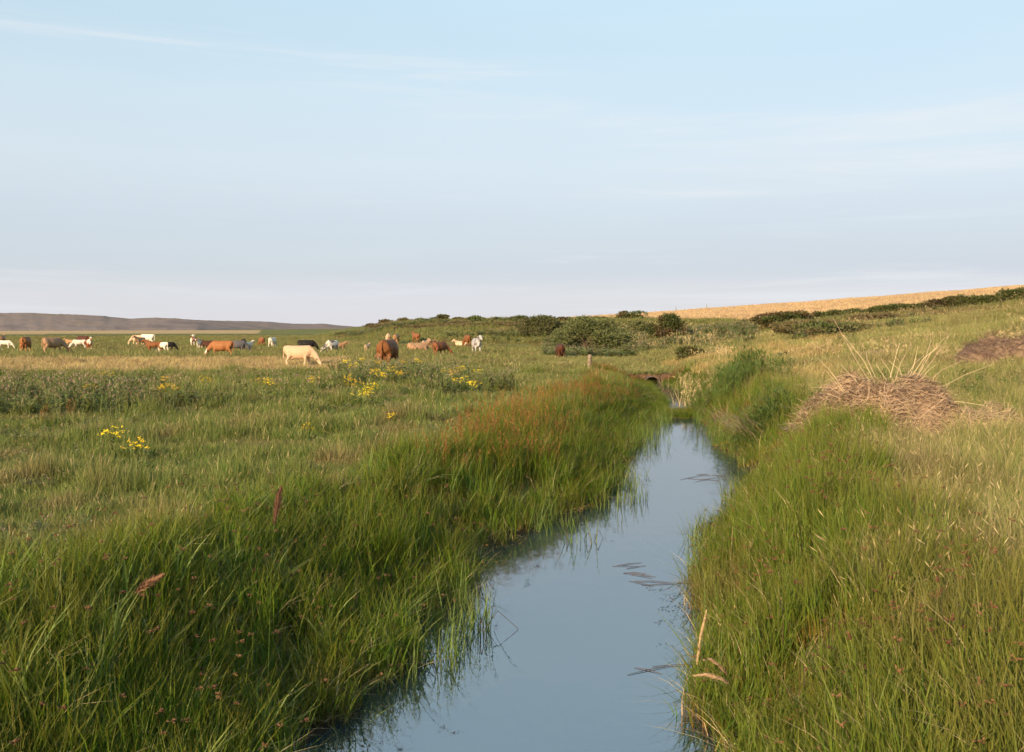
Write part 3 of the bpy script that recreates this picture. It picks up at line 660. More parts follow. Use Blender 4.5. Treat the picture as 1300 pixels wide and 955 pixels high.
def cow_mesh(name, pose='graze', calf=False, swing=0.0, turn=0.0, voxel=.024):
    bm = bmesh.new(); UP, SD = (0, 0, 1), (0, 1, 0)
    slim = .82 if calf else 1.0; dz = -.62 if pose == 'lie' else 0.0
    leg_up = 0.0
    T = [(-.90, 1.12, .13, .10), (-.83, 1.05, .27, .23), (-.66, .99, .35, .285), (-.42, .96, .37, .29), (-.10, .90, .43, .36), (.20, .90, .43, .34), (.45, .92, .42, .285), (.66, .97, .37, .22), (.80, 1.02, .26, .15)]
    def hz(zc, hh): # calves have a shallower barrel
        return (zc + (hh * (1 - slim) * .6 if calf else 0), hh * (slim if calf else 1))
    loft(bm, [((x_, 0, hz(z_, a_)[0] + dz), UP, SD, hz(z_, a_)[1], b_ * slim) for x_, z_, a_, b_ in T], 18, .32)
    k = 1.0
    if pose == 'graze':
        nk = [(.55, 0, 1.10, .30, .17), (.82, turn * .12, .96, .235, .135), (1.06, turn * .30, .72, .185, .115), (1.20, turn * .45, .50, .155, .105)]
        hd = [(1.16, turn * .44, .56, .10, .09), (1.24, turn * .50, .44, .135, .115), (1.33, turn * .56, .28, .115, .092), (1.39, turn * .60, .14, .085, .075), (1.41, turn * .62, .05, .075, .075), (1.42, turn * .62, .02, .04, .05)]
        ear = (1.16, turn * .48, .50); ed = (-.05, 1, .12)
    else:
        nk = [(.55, 0, 1.08 + dz, .30, .17), (.80, turn * .10, 1.20 + dz, .23, .135), (1.00, turn * .22, 1.36 + dz, .17, .115), (1.10, turn * .30, 1.46 + dz, .14, .105)]
        hd = [(1.04, turn * .28, 1.52 + dz, .10, .09), (1.14, turn * .34, 1.49 + dz, .135, .115), (1.28, turn * .44, 1.38 + dz, .115, .092), (1.41, turn * .54, 1.28 + dz, .085, .075), (1.48, turn * .60, 1.22 + dz, .075, .075), (1.51, turn * .62, 1.20 + dz, .04, .05)]
        ear = (1.06, turn * .30, 1.50 + dz); ed = (-.15, 1, -.05)
    limb(bm, nk, 12); limb(bm, hd, 12)
    for s in (-1, 1):
        e = Vector(ear) + Vector((0, s * .10, 0)); d = Vector((ed[0], ed[1] * s, ed[2]))
        limb(bm, [(*(e), .035, .03), (*(e + d * .07), .06, .03), (*(e + d * .14), .055, .025), (*(e + d * .20), .02, .02)], 8)
        a = swing * s
        if pose == 'lie':
            limb(bm, [(.50, s * .18, .34, .16), (.62, s * .25, .14, .09), (.80, s * .22, .07, .06), (.58, s * .26, .06, .05)], 8)
            limb(bm, [(-.60, s * .20, .34, .20), (-.35, s * .34, .20, .15), (-.60, s * .40, .08, .07), (-.25, s * .42, .06, .05)], 8)
            continue
        limb(bm, [(.50, s * .16 * slim, .92, .20, .10), (.50 + a * .2, s * .175 * slim, .70, .125, .09), (.54 + a * .6, s * .17 * slim, .38, .062), (.52 + a, s * .17 * slim, .13, .048), (.54 + a * 1.05, s * .17 * slim, .06, .058), (.56 + a * 1.08, s * .17 * slim, 0.0, .066)], 10)
        a = -a
        limb(bm, [(-.60, s * .16 * slim, .98, .25, .14), (-.52 + a * .2, s * .19 * slim, .72, .18, .11), (-.66 + a * .5, s * .18 * slim, .52, .085, .07), (-.76 + a * .7, s * .17 * slim, .40, .062), (-.71 + a, s * .17 * slim, .13, .048), (-.68 + a * 1.05, s * .17 * slim, .06, .058), (-.66 + a * 1.08, s * .17 * slim, 0.0, .066)], 10)
    limb(bm, [(-.86, 0, 1.30 + dz, .05), (-.95, .01, 1.18 + dz, .035), (-.965, .02, .85 + max(dz, -.3), .03), (-.95, .03, .62 + max(dz, -.3), .045), (-.94, .03, .46 + max(dz, -.3), .02)], 8)
    if pose != 'lie' and not calf: limb(bm, [(-.52, 0, .66, .08), (-.42, 0, .58, .16), (-.28, 0, .60, .12), (-.2, 0, .66, .05)], 10)
    limb(bm, [(.62, 0, .66 + dz, .05, .05), (.80, 0, .72 + dz, .12, .05), (.95, turn * .2, (.66 if pose == 'graze' else 1.0) + dz, .08, .04)], 8)  # brisket and dewlap
    bmesh.ops.recalc_face_normals(bm, faces=bm.faces)
    me = bpy.data.meshes.new(name + '_raw'); bm.to_mesh(me); bm.free()
    o = bpy.data.objects.new(name + '_raw', me); col.objects.link(o)
    md = o.modifiers.new('r', 'REMESH'); md.mode = 'VOXEL'; md.voxel_size = voxel; md.use_smooth_shade = True
    ms = o.modifiers.new('s', 'SMOOTH'); ms.factor = .5; ms.iterations = 4
    dg = bpy.context.evaluated_depsgraph_get(); out = bpy.data.meshes.new_from_object(o.evaluated_get(dg)); out.name = name
    out.polygons.foreach_set('use_smooth', [True] * len(out.polygons))
    bpy.data.objects.remove(o); bpy.data.meshes.remove(me)
    return out
def coat(name, base, dark, patch=None, thresh=.55, face=None, shade_legs=None):
    m, N, L = new_mat('coat_' + name)
    tc = N.new('ShaderNodeTexCoord'); n = N.new('ShaderNodeTexNoise'); n.inputs['Scale'].default_value = 2.0; n.inputs['Detail'].default_value = 3; L.new(tc.outputs['Object'], n.inputs['Vector'])
    c = mixrgb(N, L, n.outputs['Fac'], base, dark)
    sp = N.new('ShaderNodeSeparateXYZ'); L.new(tc.outputs['Object'], sp.inputs[0])
    if patch:
        oi = N.new('ShaderNodeObjectInfo'); n2 = N.new('ShaderNodeTexNoise'); n2.noise_dimensions = '4D'; n2.inputs['Scale'].default_value = 1.7; n2.inputs['Detail'].default_value = 2
        L.new(tc.outputs['Object'], n2.inputs['Vector']); L.new(fmath(N, L, 'MULTIPLY', oi.outputs['Random'], 30), n2.inputs['W'])
        r = ramp(N, L, n2.outputs['Fac'], [(thresh, 0.0), (thresh + .03, 1.0)]); c = mixrgb(N, L, r.outputs[0], c, patch)
    if face: r = ramp(N, L, fmath(N, L, 'MULTIPLY', sp.outputs['X'], .5), [(.605, 0.0), (.63, 1.0)]); c = mixrgb(N, L, r.outputs[0], c, face)
    if shade_legs: r = ramp(N, L, sp.outputs['Z'], [(.25, 1.0), (.42, 0.0)]); c = mixrgb(N, L, r.outputs[0], c, shade_legs)
    p = N.new('ShaderNodeBsdfPrincipled'); L.new(c, p.inputs['Base Color']); p.inputs['Roughness'].default_value = .65; p.inputs['Specular IOR Level'].default_value = .2
    n3 = N.new('ShaderNodeTexNoise'); n3.inputs['Scale'].default_value = 25; n3.inputs['Detail'].default_value = 4; L.new(tc.outputs['Object'], n3.inputs['Vector'])
    b = N.new('ShaderNodeBump'); b.inputs['Strength'].default_value = .25; b.inputs['Distance'].default_value = .02; L.new(n3.outputs['Fac'], b.inputs['Height']); L.new(b.outputs[0], p.inputs['Normal'])
    o = N.new('ShaderNodeOutputMaterial'); L.new(p.outputs[0], o.inputs[0]); return m
W_ = (.66, .58, .48)
COAT = {
    'ginger': coat('ginger', (.30, .125, .045), (.20, .075, .026), face=W_, shade_legs=(.42, .22, .10)),
    'red': coat('red', (.24, .095, .038), (.15, .055, .024)),
    'cream': coat('cream', (.52, .36, .235), (.42, .27, .165), shade_legs=(.62, .46, .30)),
    'brown': coat('brown', (.20, .080, .026), (.13, .050, .018)),
    'dark': coat('dark', (.085, .030, .015), (.05, .02, .011)),
    'black': coat('black', (.016, .013, .012), (.010, .009, .009)),
    'white': coat('white', W_, (.56, .48, .38)),
    'tan': coat('tan', (.35, .205, .105), (.26, .14, .07)),
    'fawn': coat('fawn', (.36, .215, .115), (.27, .165, .095)),
    'grey': coat('grey', (.13, .12, .12), (.07, .065, .07)),
    'pied': coat('pied', W_, (.58, .5, .4), patch=(.25, .09, .03), thresh=.56),
    'redpied': coat('redpied', (.26, .085, .028), (.2, .065, .02), patch=W_, thresh=.54),
    'roan': coat('roan', (.45, .42, .40), (.30, .28, .28), patch=(.14, .13, .14), thresh=.57),
    'greywhite': coat('greywhite', W_, (.5, .45, .4), patch=(.10, .085, .08), thresh=.55),
}
CM = {
    'graze': cow_mesh('cow_grazing', 'graze', swing=.10, turn=.15),
    'graze2': cow_mesh('cow_grazing_turned', 'graze', swing=-.16, turn=-.75),
    'graze3': cow_mesh('cow_grazing_left', 'graze', swing=.12, turn=1.15),
    'stand': cow_mesh('cow_standing', 'stand', swing=.05, turn=.2),
    'calf': cow_mesh('calf_standing', 'stand', True, .08, -.25),
    'calfg': cow_mesh('calf_grazing', 'graze', True, -.12, .3),
    'lie': cow_mesh('cow_lying', 'lie', turn=.3),
}
# photo column, row of the feet, height in photo pixels from feet to back, heading (0 = facing right, 90 = facing away), shape, coat, label
HERD = [
    (3, 438, 12, 100, 'stand', 'tan', 'tan cow cut by the left edge, behind a white calf'),
    (6, 443, 11, 5, 'calfg', 'white', 'white calf at the left edge with its head low to the right'),
    (33, 448, 21, 100, 'graze3', 'ginger', 'ginger cow seen from behind, leftmost of the grazing adults'),
    (66, 449, 21, 66, 'graze2', 'fawn', 'fawn cow with greyish flank seen from behind, head down to the right'),
    (90, 440, 9, 185, 'calf', 'tan', 'small tan calf left of the spotted white cow'),
    (101, 443, 12, 205, 'calfg', 'pied', 'white calf with brown spots in front of a dark brown cow'),
    (105, 441, 15, 150, 'graze', 'dark', 'dark brown cow between a spotted calf and a white cow'),
    (113, 444, 14, 300, 'stand', 'redpied', 'white cow with ginger head raised, facing the viewer'),
    (176, 438, 13, 175, 'graze', 'cream', 'cream cow grazing to the left, in front of a big white cow'),
    (178, 440, 12, 250, 'calf', 'fawn', 'grey fawn calf beside the cream cow, legs toward viewer'),
    (187, 438, 14, 170, 'graze', 'white', 'large white cow standing highest against the straw plain'),
    (196, 448, 15, 190, 'calf', 'brown', 'red brown calf facing left in front of a cream calf'),
    (206, 448, 14, 150, 'calfg', 'white', 'cream white cow between a red brown calf and a black calf'),
    (213, 446, 12, 20, 'calfg', 'black', 'black calf grazing beside a cream white cow'),
    (245, 440, 13, 105, 'stand', 'redpied', 'red and white cow seen from behind, left of a tiny calf'),
    (253, 443, 11, 270, 'calf', 'pied', 'tiny tan and white calf between a red cow and a dark calf'),
    (265, 442, 10, 200, 'lie', 'dark', 'dark calf lying just left of the big ginger cow'),
    (282, 453, 21, 178, 'graze', 'ginger', 'big ginger cow with white face grazing to the left'),
    (301, 448, 16, 20, 'graze', 'grey', 'slate grey cow partly hidden behind the big ginger cow'),
    (309, 445, 15, 95, 'graze', 'dark', 'dark brown cow seen from behind, beside a white calf'),
    (316, 445, 11, 75, 'calf', 'white', 'white calf seen from behind, right of a dark cow'),
    (332, 440, 11, 120, 'graze', 'red', 'reddish cow standing alone between two white animals'),
    (346, 441, 13, 80, 'graze', 'white', 'white cow standing alone left of the cream cow'),
    (379, 466, 28, -6, 'graze', 'cream', 'cream cow grazing to the right at the thistles'),
    (389, 447, 12, 10, 'graze', 'black', 'black cow showing above the back of the cream cow'),
    (422, 448, 15, 245, 'graze2', 'greywhite', 'white cow with grey patches grazing toward the viewer'),
    (431, 446, 11, 30, 'calf', 'tan', 'tan calf half hidden behind a patched white cow'),
    (466, 447, 10, 80, 'calf', 'cream', 'small pale calf alone left of the largest brown cow'),
    (493, 469, 39, 80, 'graze3', 'brown', 'largest brown cow seen from behind among the ragwort'),
    (493, 437, 14, 96, 'graze', 'cream', 'cream cow showing above the back of the largest brown cow'),
    (503, 437, 13, 84, 'graze', 'tan', 'tan cow showing above the rump of the largest brown cow'),
    (528, 436, 13, 120, 'calf', 'red', 'reddish calf behind the fawn cow lying down'),
    (531, 446, 11, 30, 'lie', 'fawn', 'fawn cow with dark flank lying in the grass'),
    (540, 443, 11, 70, 'calf', 'cream', 'cream calf seen from behind, next to a tan calf'),
    (548, 443, 10, 75, 'calf', 'tan', 'tan calf between a cream calf and the ginger cow'),
    (558, 452, 16, 60, 'graze2', 'red', 'red cow seen from behind with dark head down to the right'),
    (586, 439, 6, 180, 'lie', 'cream', 'small cream calf lying beside a brown cow'),
    (593, 440, 15, 110, 'graze', 'brown', 'brown cow at the foot of the dune beside a cream calf'),
    (605, 449, 20, 285, 'stand', 'roan', 'blue grey and white cow facing the viewer by the dune'),
    (711, 457, 19, 98, 'graze2', 'dark', 'dark red brown cow seen from behind near the willow'),
]
for px_, py_, hp, hd_, shp, ct, lab in HERD:
    X_, Y_, Z_ = hit(px_, py_)
    if Y_ > 135: X_, Y_, Z_ = on_col(px_, 135.0)
    ref = {'lie': .72, 'calf': 1.34, 'calfg': 1.34}.get(shp, 1.36)
    s_ = hp * Y_ / F / ref
    s_ = min(max(s_, .48 if shp in ('calf', 'calfg', 'lie') else .80), 1.14)
    kind_ = 'calf' if 'calf' in lab.split(' ')[0:4] or shp in ('calf', 'calfg') else 'cow'
    o = bpy.data.objects.new(kind_, CM[shp]); col.objects.link(o)
    if len(CM[shp].materials) == 0: CM[shp].materials.append(COAT['tan'])
    o.material_slots[0].link = 'OBJECT'; o.material_slots[0].material = COAT[ct]
    o.location = (X_, Y_, Z_ - .01); o.rotation_euler = (0, 0, R(hd_)); o.scale = (s_, s_ * (1.22 if hp > 35 else 1.05), s_)
    tag(o, lab, kind_, 'cattle grazing the marsh')

# ------------------------------------------------------------------ bushes, hedge
def crown_geo(rx, ry, h, n, leaf_l, leaf_w, lobes=22, lean=0.0, flat=.5, lob_r=.34):
    g = Geo(); LB = []
    for i in range(lobes):
        a = random.uniform(0, 6.283); q = math.sqrt(random.random()) * .95; zz = .1 + .9 * random.random() ** .8
        sh = math.sqrt(max(0.08, 1 - (zz * .92) ** 2))
        LB.append((rx * q * math.cos(a) * sh + lean * zz * h, ry * q * math.sin(a) * sh, h * zz * .86, random.uniform(.7, 1.25) * lob_r))
    for i in range(n):
        l = random.choice(LB); d = Vector((random.gauss(0, 1), random.gauss(0, 1), random.gauss(.25, 1))).normalized(); q = random.uniform(.45, 1.08) ** .5
        r_ = l[3]; c = Vector((l[0] + d.x * r_ * rx * q, l[1] + d.y * r_ * ry * q, max(.02, l[2] + d.z * r_ * h * .75 * q)))
        dd = (d * .7 + Vector((random.uniform(-1, 1), random.uniform(-1, 1), random.uniform(-.6, .9)))).normalized()
        g.leaf(c, dd, (random.uniform(-1, 1), random.uniform(-1, 1), random.uniform(0, 1)), leaf_l * random.uniform(.6, 1.3), leaf_w * random.uniform(.7, 1.3))
    return g, LB
def bush(name, loc, rx, ry, h, n, mat, label, cat, leaf=(.26, .10), lean=0.0, lobes=22, group=None, lob_r=.34):
    root = empty(name, loc); tag(root, label, cat, group)
    g, LB = crown_geo(rx, ry, h, n, leaf[0], leaf[1], lobes, lean, lob_r=lob_r)
    link('crown', g.mesh('crown', [M[mat]]), parent=root)
    s = Geo()
    for l in random.sample(LB, min(8, len(LB))):
        b = Vector((random.uniform(-.12, .12) * rx, random.uniform(-.12, .12) * ry, -.15)); e = Vector(l[:3]); mid = b.lerp(e, .5) + Vector((0, 0, .12 * h))
        r_ = max(.035, .035 * h); s.tube([b, mid, e], [r_, r_ * .6, r_ * .25], 5)
    link('trunk', s.mesh('trunk', [M['bark']]), parent=root)
    return root
def pxbush(name, px0, px1, ptop, pbase, Y, n, mat, label, cat, **k):
    x_, y_, z_ = on_col((px0 + px1) / 2, Y); w = (px1 - px0) / F * Y / 2; h = (HOR - ptop) * Y / F + EYE - z_
    return bush(name, (x_, y_, z_ - .05), w, k.pop('ry', max(w * .75, 1.0)), max(h, .5), n, mat, label, cat, **k)
pxbush('willow_bush', 696, 806, 402.5, 442, 84, 14000, 'willow', 'broad grey green willow bush, largest bush beyond the cows', 'bush', leaf=(.22, .08), lobes=44, lob_r=.24)
pxbush('willow_bush', 652, 728, 402, 432, 118, 9000, 'willow', 'olive willow bush just left of the largest willow', 'bush', leaf=(.24, .09), lobes=34, lob_r=.27)
pxbush('thorn_tree', 774, 819, 394.5, 412, 150, 4200, 'thorn', 'dark wind-shaped thorn on the skyline between the dune and the field', 'tree', leaf=(.28, .13), lean=.35, lobes=18)
pxbush('thorn_bush', 822, 872, 400, 430, 90, 7000, 'thorn', 'rounded dark green bush below the corner of the barley field', 'bush', leaf=(.20, .09), lobes=30, lob_r=.27)
pxbush('thorn_bush', 790, 828, 408, 428, 108, 2600, 'willow', 'small dull green bush between the willow and the rounded bush', 'bush', leaf=(.26, .12), lobes=14)
pxbush('thorn_bush', 945, 1048, 396, 425, 84, 7000, 'thorn', 'dark green thicket above the brown brambles', 'bush', leaf=(.24, .11), lobes=30, lob_r=.22)
pxbush('bramble_patch', 958, 1112, 405, 440, 66, 11000, 'bramble', 'low brown bramble mound on the right slope', 'brambles', leaf=(.22, .10), lobes=46, lob_r=.18, ry=6.0)
pxbush('bramble_patch', 1078, 1150, 398, 418, 82, 3500, 'bramble', 'brown bramble strip running up to the hedge', 'brambles', leaf=(.22, .10), lobes=22, lob_r=.2, ry=4.0)
pxbush('green_shrub', 848, 904, 440, 456, 60, 2200, 'hedge', 'low green shrub in the golden grass above the culvert', 'shrub', leaf=(.2, .08), lobes=16, lob_r=.22)
pxbush('green_shrub', 895, 935, 432, 443, 84, 1200, 'bramble', 'small brownish shrub in mid slope left of the bramble mound', 'shrub', leaf=(.2, .08), lobes=14, lob_r=.22)
crest = [(472, 411, 20, 205), (488, 406.5, 26, 182), (513, 404.5, 24, 175), (535, 405, 22, 172), (560, 400.5, 30, 166), (582, 404, 24, 166), (606, 401, 30, 160), (630, 403.5, 26, 156), (657, 402, 30, 152), (684, 402, 34, 152), (712, 403.5, 30, 152), (738, 403.5, 30, 152), (758, 403.5, 28, 152)]
names = ['lowest shrub at the left end of the dune crest', 'dark humped shrub second from the left end of the dune crest', 'wind-bent shrub third from the left on the dune crest', 'small shrub left of the tallest crest shrub', 'tallest wind-bent shrub on the left half of the dune crest', 'small shrub right of the tallest crest shrub', 'rounded brownish shrub mid dune crest above the grey white cow', 'low shrub on the dune crest right of the rounded brownish one', 'shrub on the dune crest behind the left edge of the olive willow', 'broad shrub on the dune crest above the olive willow', 'shrub on the dune crest between the two willows', 'shrub on the crest above the largest willow', 'last crest shrub before the dark thorn']
for (px_, pt, w_, Y_), nm in zip(crest, names):
    pxbush('dune_shrub', px_ - w_ / 2, px_ + w_ / 2, pt, 410, Y_, 1500, 'hedge' if random.random() < .6 else 'bramble', nm, 'shrub', leaf=(.28, .13), lean=.5, lobes=12, group='wind-bent shrubs along the dune crest')
slope = [(485, 414, 40, 168), (530, 418, 36, 150), (575, 416, 44, 150), (598, 420, 34, 140), (640, 421, 36, 136)]
for (px_, pt, w_, Y_), q in zip(slope, ['above the largest brown cow', 'above the red calf', 'mid dune below the tallest crest shrub', 'above the brown cow at the dune foot', 'left of the olive willow']):
    r_ = pxbush('scrub_streak', px_ - w_ / 2, px_ + w_ / 2, pt, 420, Y_, 1300, 'bramble', 'dark scrub streak on the dune face ' + q, 'scrub', leaf=(.26, .12), lobes=14, ry=6.0)
    r_.rotation_euler = (0, 0, R(40))
# hedge along the foot of the barley field
HP = [(1010, 114), (1060, 112), (1110, 109), (1160, 106), (1210, 102), (1260, 98), (1320, 95), (1420, 92)]
hr = empty('hedge', on_col(1160, 106)); tag(hr, 'long dark hedge between the barley field and the right slope', 'hedge')
g = Geo(); base = Vector(hr.location); st = Geo()
hpx = np.linspace(1020, 1430, 60); hY = np.interp(hpx, [q[0] for q in HP], [q[1] for q in HP]); hz_ = height((hpx - 650) / F * hY, hY)
for i in range(17000):
    q = random.random() * (len(HP) - 1); k = int(q); f = q - k
    p_ = HP[k][0] * (1 - f) + HP[k + 1][0] * f; Y_ = HP[k][1] * (1 - f) + HP[k + 1][1] * f
    hh = (.8 + .9 * float(vnoise(p_ * .11, 3.0, 1, 3))) * np.interp(p_, [1010, 1080, 1420], [.7, .85, 1.1])
    x_ = (p_ - 650) / F * Y_; zz = random.random() ** .6 * hh; y_ = Y_ + random.gauss(0, .75) * (1.1 - .5 * zz / hh)
    c = Vector((x_, y_, float(np.interp(p_, hpx, hz_)) + zz)) - base
    d = Vector((random.uniform(-1, 1), random.uniform(-1, 1), random.uniform(-.4, 1))).normalized()
    g.leaf(c, d, (random.uniform(-1, 1), random.uniform(-1, 1), 1), random.uniform(.18, .34), random.uniform(.08, .14))
link('foliage', g.mesh('foliage', [M['hedge']]), parent=hr)
for k in range(28):
    p_ = random.uniform(1032, 1400); Y_ = float(np.interp(p_, [q_[0] for q_ in HP], [q_[1] for q_ in HP])); x_ = (p_ - 650) / F * Y_
    b_ = Vector((x_, Y_, h1(x_, Y_) - .1)) - base; st.tube([b_, b_ + Vector((random.uniform(-.2, .2), 0, 1.2))], [.04, .02], 5)
link('stem', st.mesh('stem', [M['bark']]), parent=hr)['kind'] = 'stuff'

# ------------------------------------------------------------------ ragwort, thistles, docks
def multi(root, name, g, mats): return link(name, g.mesh(name, mats), parent=root)
RAG = [(440, 478, 'left end of the big yellow patch'), (452, 484, 'front left of the big yellow patch'), (468, 488, 'front middle of the big yellow patch'), (474, 470, 'back of the big yellow patch left of the brown cow'), (483, 476, 'middle of the big yellow patch'), (497, 466, 'densest bloom at the right end of the big yellow patch'), (505, 472, 'right end of the big yellow patch'), (462, 497, 'lowest bloom in front of the big yellow patch'), (458, 455, 'tall bloom left of the brown cow'), (437, 458, 'bloom above the left end of the yellow patch'), (448, 462, 'small bloom between two taller ones left of the brown cow'), (482, 460, 'at the hooves of the largest brown cow'), (512, 458, 'just right of the largest brown cow'), (529, 457, 'with a flat bloom right of the largest brown cow'), (566, 470, 'left of the right hand yellow patch'), (576, 473, 'middle of the right hand yellow patch'), (586, 466, 'back of the right hand yellow patch'), (583, 478, 'front of the right hand yellow patch'), (601, 486, 'alone at the right end of the ragwort row'), (608, 470, 'small, behind the rightmost ragwort'), (345, 484, 'small, below the cream cow'), (332, 483, 'small, left of the one below the cream cow'), (399, 480, 'alone right of the cream cow'), (210, 479, 'tallest of the cluster in the left thistles'), (204, 489, 'lower left of the cluster in the left thistles'), (219, 490, 'lower right of the cluster in the left thistles'), (262, 480, 'alone between the left cluster and the cream cow'), (134, 474, 'alone among the left thistles, upper'), (116, 488, 'alone among the left thistles, lower'), (145, 547, 'near in the meadow with two yellow tufts'), (172, 558, 'near in the meadow, right of the twin tufted one'), (502, 525, 'single bloom in the turf below the yellow patch'), (387, 541, 'single low bloom in the open turf')]
for px_, py_, where in RAG:
    h_ = random.uniform(.62, .85) if py_ < 520 else (.55 if py_ > 543 else .25)
    X_, Y_, Z_ = hit(px_, py_, h_)
    root = empty('ragwort', (X_, Y_, Z_)); tag(root, 'yellow flowering ragwort, ' + where, 'ragwort', 'ragwort in the meadow')
    st, fo, fl = Geo(), Geo(), Geo()
    for s_ in range(2 if h_ > .4 else 1):
        b_ = Vector(rdisk(.06)); e_ = Vector((random.uniform(-.08, .08), random.uniform(-.08, .08), h_ * random.uniform(.72, .85)))
        st.tube([b_, b_.lerp(e_, .5) + Vector((.01, 0, 0)), e_], [.006, .005, .004], 4)
        for q in range(22): 
            c = b_.lerp(e_, random.uniform(.05, .95)); fo.blade(c, random.uniform(0, 6.28), random.uniform(.07, .15), .028, random.uniform(.5, 1.1), .8, 0)
        for q in range(9):
            tip = e_ + Vector((*[random.gauss(0, .09) for _ in range(2)], h_ * .2 + random.uniform(-.10, .05)))
            st.tube([e_, tip], [.003, .002], 3)
            for w_ in range(5):
                c = tip + Vector((random.gauss(0, .02), random.gauss(0, .02), random.gauss(0, .01))); r_ = random.uniform(.009, .014); tl = Vector((random.uniform(-.4, .4), random.uniform(-.7, .1), 1)).normalized(); a_ = tl.orthogonal().normalized(); e2 = tl.cross(a_)
                fl.add([c + (a_ * math.cos(k * math.pi / 3) + e2 * math.sin(k * math.pi / 3)) * r_ for k in range(6)] + [c + tl * .006], [(k, (k + 1) % 6, 6) for k in range(6)], 0, None, random.random())
    multi(root, 'stem', st, [M['weed']])['kind'] = 'stuff'; multi(root, 'foliage', fo, [M['weed']])['kind'] = 'stuff'; multi(root, 'flower_heads', fl, [M['yellow']])['kind'] = 'stuff'
TH = [(8, 466), (20, 470), (30, 458), (38, 457), (52, 471), (64, 474), (75, 470), (88, 473), (104, 466), (120, 475), (140, 482), (152, 478), (168, 484), (196, 468), (206, 462), (226, 470), (238, 476), (280, 464), (290, 470), (302, 462), (312, 468), (322, 460), (336, 474), (350, 470), (362, 476), (376, 470), (388, 478), (404, 472), (416, 478), (4, 474), (14, 463), (45, 464), (58, 478), (70, 481), (82, 465), (96, 470), (112, 472), (130, 470), (146, 486), (160, 474), (188, 476), (214, 474), (232, 466), (294, 478), (330, 466), (344, 462), (370, 464), (396, 466)]
def thistle():
    st, fo, hd = Geo(), Geo(), Geo(); h = random.uniform(.95, 1.15)
    b_ = Vector((0, 0, -.03)); e_ = Vector((random.uniform(-.06, .06), random.uniform(-.06, .06), h * .8)); st.tube([b_, b_.lerp(e_, .5), e_], [.010, .008, .005], 5)
    for q in range(34):
        f = random.uniform(.02, .95); c = b_.lerp(e_, f); fo.blade(c, random.uniform(0, 6.28), random.uniform(.12, .26) * (1.15 - f * .6), .035, random.uniform(.5, 1.2), 1.0, 0)
    for q in range(11):
        c = b_.lerp(e_, random.uniform(.6, 1.0)); d = Vector((random.gauss(0, .5), random.gauss(0, .5), 1)).normalized(); tip = c + d * random.uniform(.12, .28)
        st.tube([c, tip], [.004, .003], 3); hd.spindle(tip, d, .04, .014, 0)
        for z_ in range(6): hd.leaf(tip + d * .01, d * .7 + Vector((random.uniform(-.9, .9), random.uniform(-.9, .9), random.uniform(-.2, .4))), (0, 0, 1), random.uniform(.025, .045), .018, 0)
    return [('stem', st.mesh('stem', [M['weed']])), ('foliage', fo.mesh('foliage', [M['weed']])), ('seed_heads', hd.mesh('seed_heads', [M['down']]))]
tk = [thistle() for k in range(5)]
for i, (px_, py_) in enumerate(TH):
    X_, Y_, Z_ = hit(px_, py_, 1.05)
    root = empty('thistle', (X_, Y_, Z_), random.uniform(0, 6.28)); side_ = 'left hand thistle bank' if px_ < 180 else ('thistles around the ragwort cluster' if px_ < 250 else 'thistle bank below the cream cow')
    tag(root, 'tall seeding thistle standing above the weeds of the ' + side_, 'thistle', 'tall thistles, ' + side_)
    for nm, me in tk[i % 5]: link(nm, me, parent=root)['kind'] = 'stuff'
for px_, py_, lab in ((91, 520, 'rust brown dock seed spike at the foot of the left thistles'), (52, 528, 'smaller brown dock left of the rust brown spike')):
    X_, Y_, Z_ = hit(px_, py_, .35); root = empty('dock_plant', (X_, Y_, Z_)); tag(root, lab, 'dock'); st, hd, fo = Geo(), Geo(), Geo()
    for s_ in range(3):
        e_ = Vector((random.uniform(-.12, .12), random.uniform(-.1, .1), random.uniform(.4, .6))); st.tube([(0, 0, -.02), e_ * .5, e_], [.006, .005, .003], 4)
        for q in range(90): hd.leaf(e_ * random.uniform(.5, 1.02) + Vector((random.gauss(0, .02), random.gauss(0, .02), 0)), (random.uniform(-1, 1), random.uniform(-1, 1), .3), (0, 0, 1), .03, .02, 0)
    for q in range(8): fo.blade((0, 0, 0), random.uniform(0, 6.28), random.uniform(.15, .3), .05, random.uniform(.5, 1), .8, 0)
    multi(root, 'stem', st, [M['seed_brown']])['kind'] = 'stuff'; multi(root, 'seed_heads', hd, [M['red']])['kind'] = 'stuff'; multi(root, 'foliage', fo, [M['weed']])['kind'] = 'stuff'

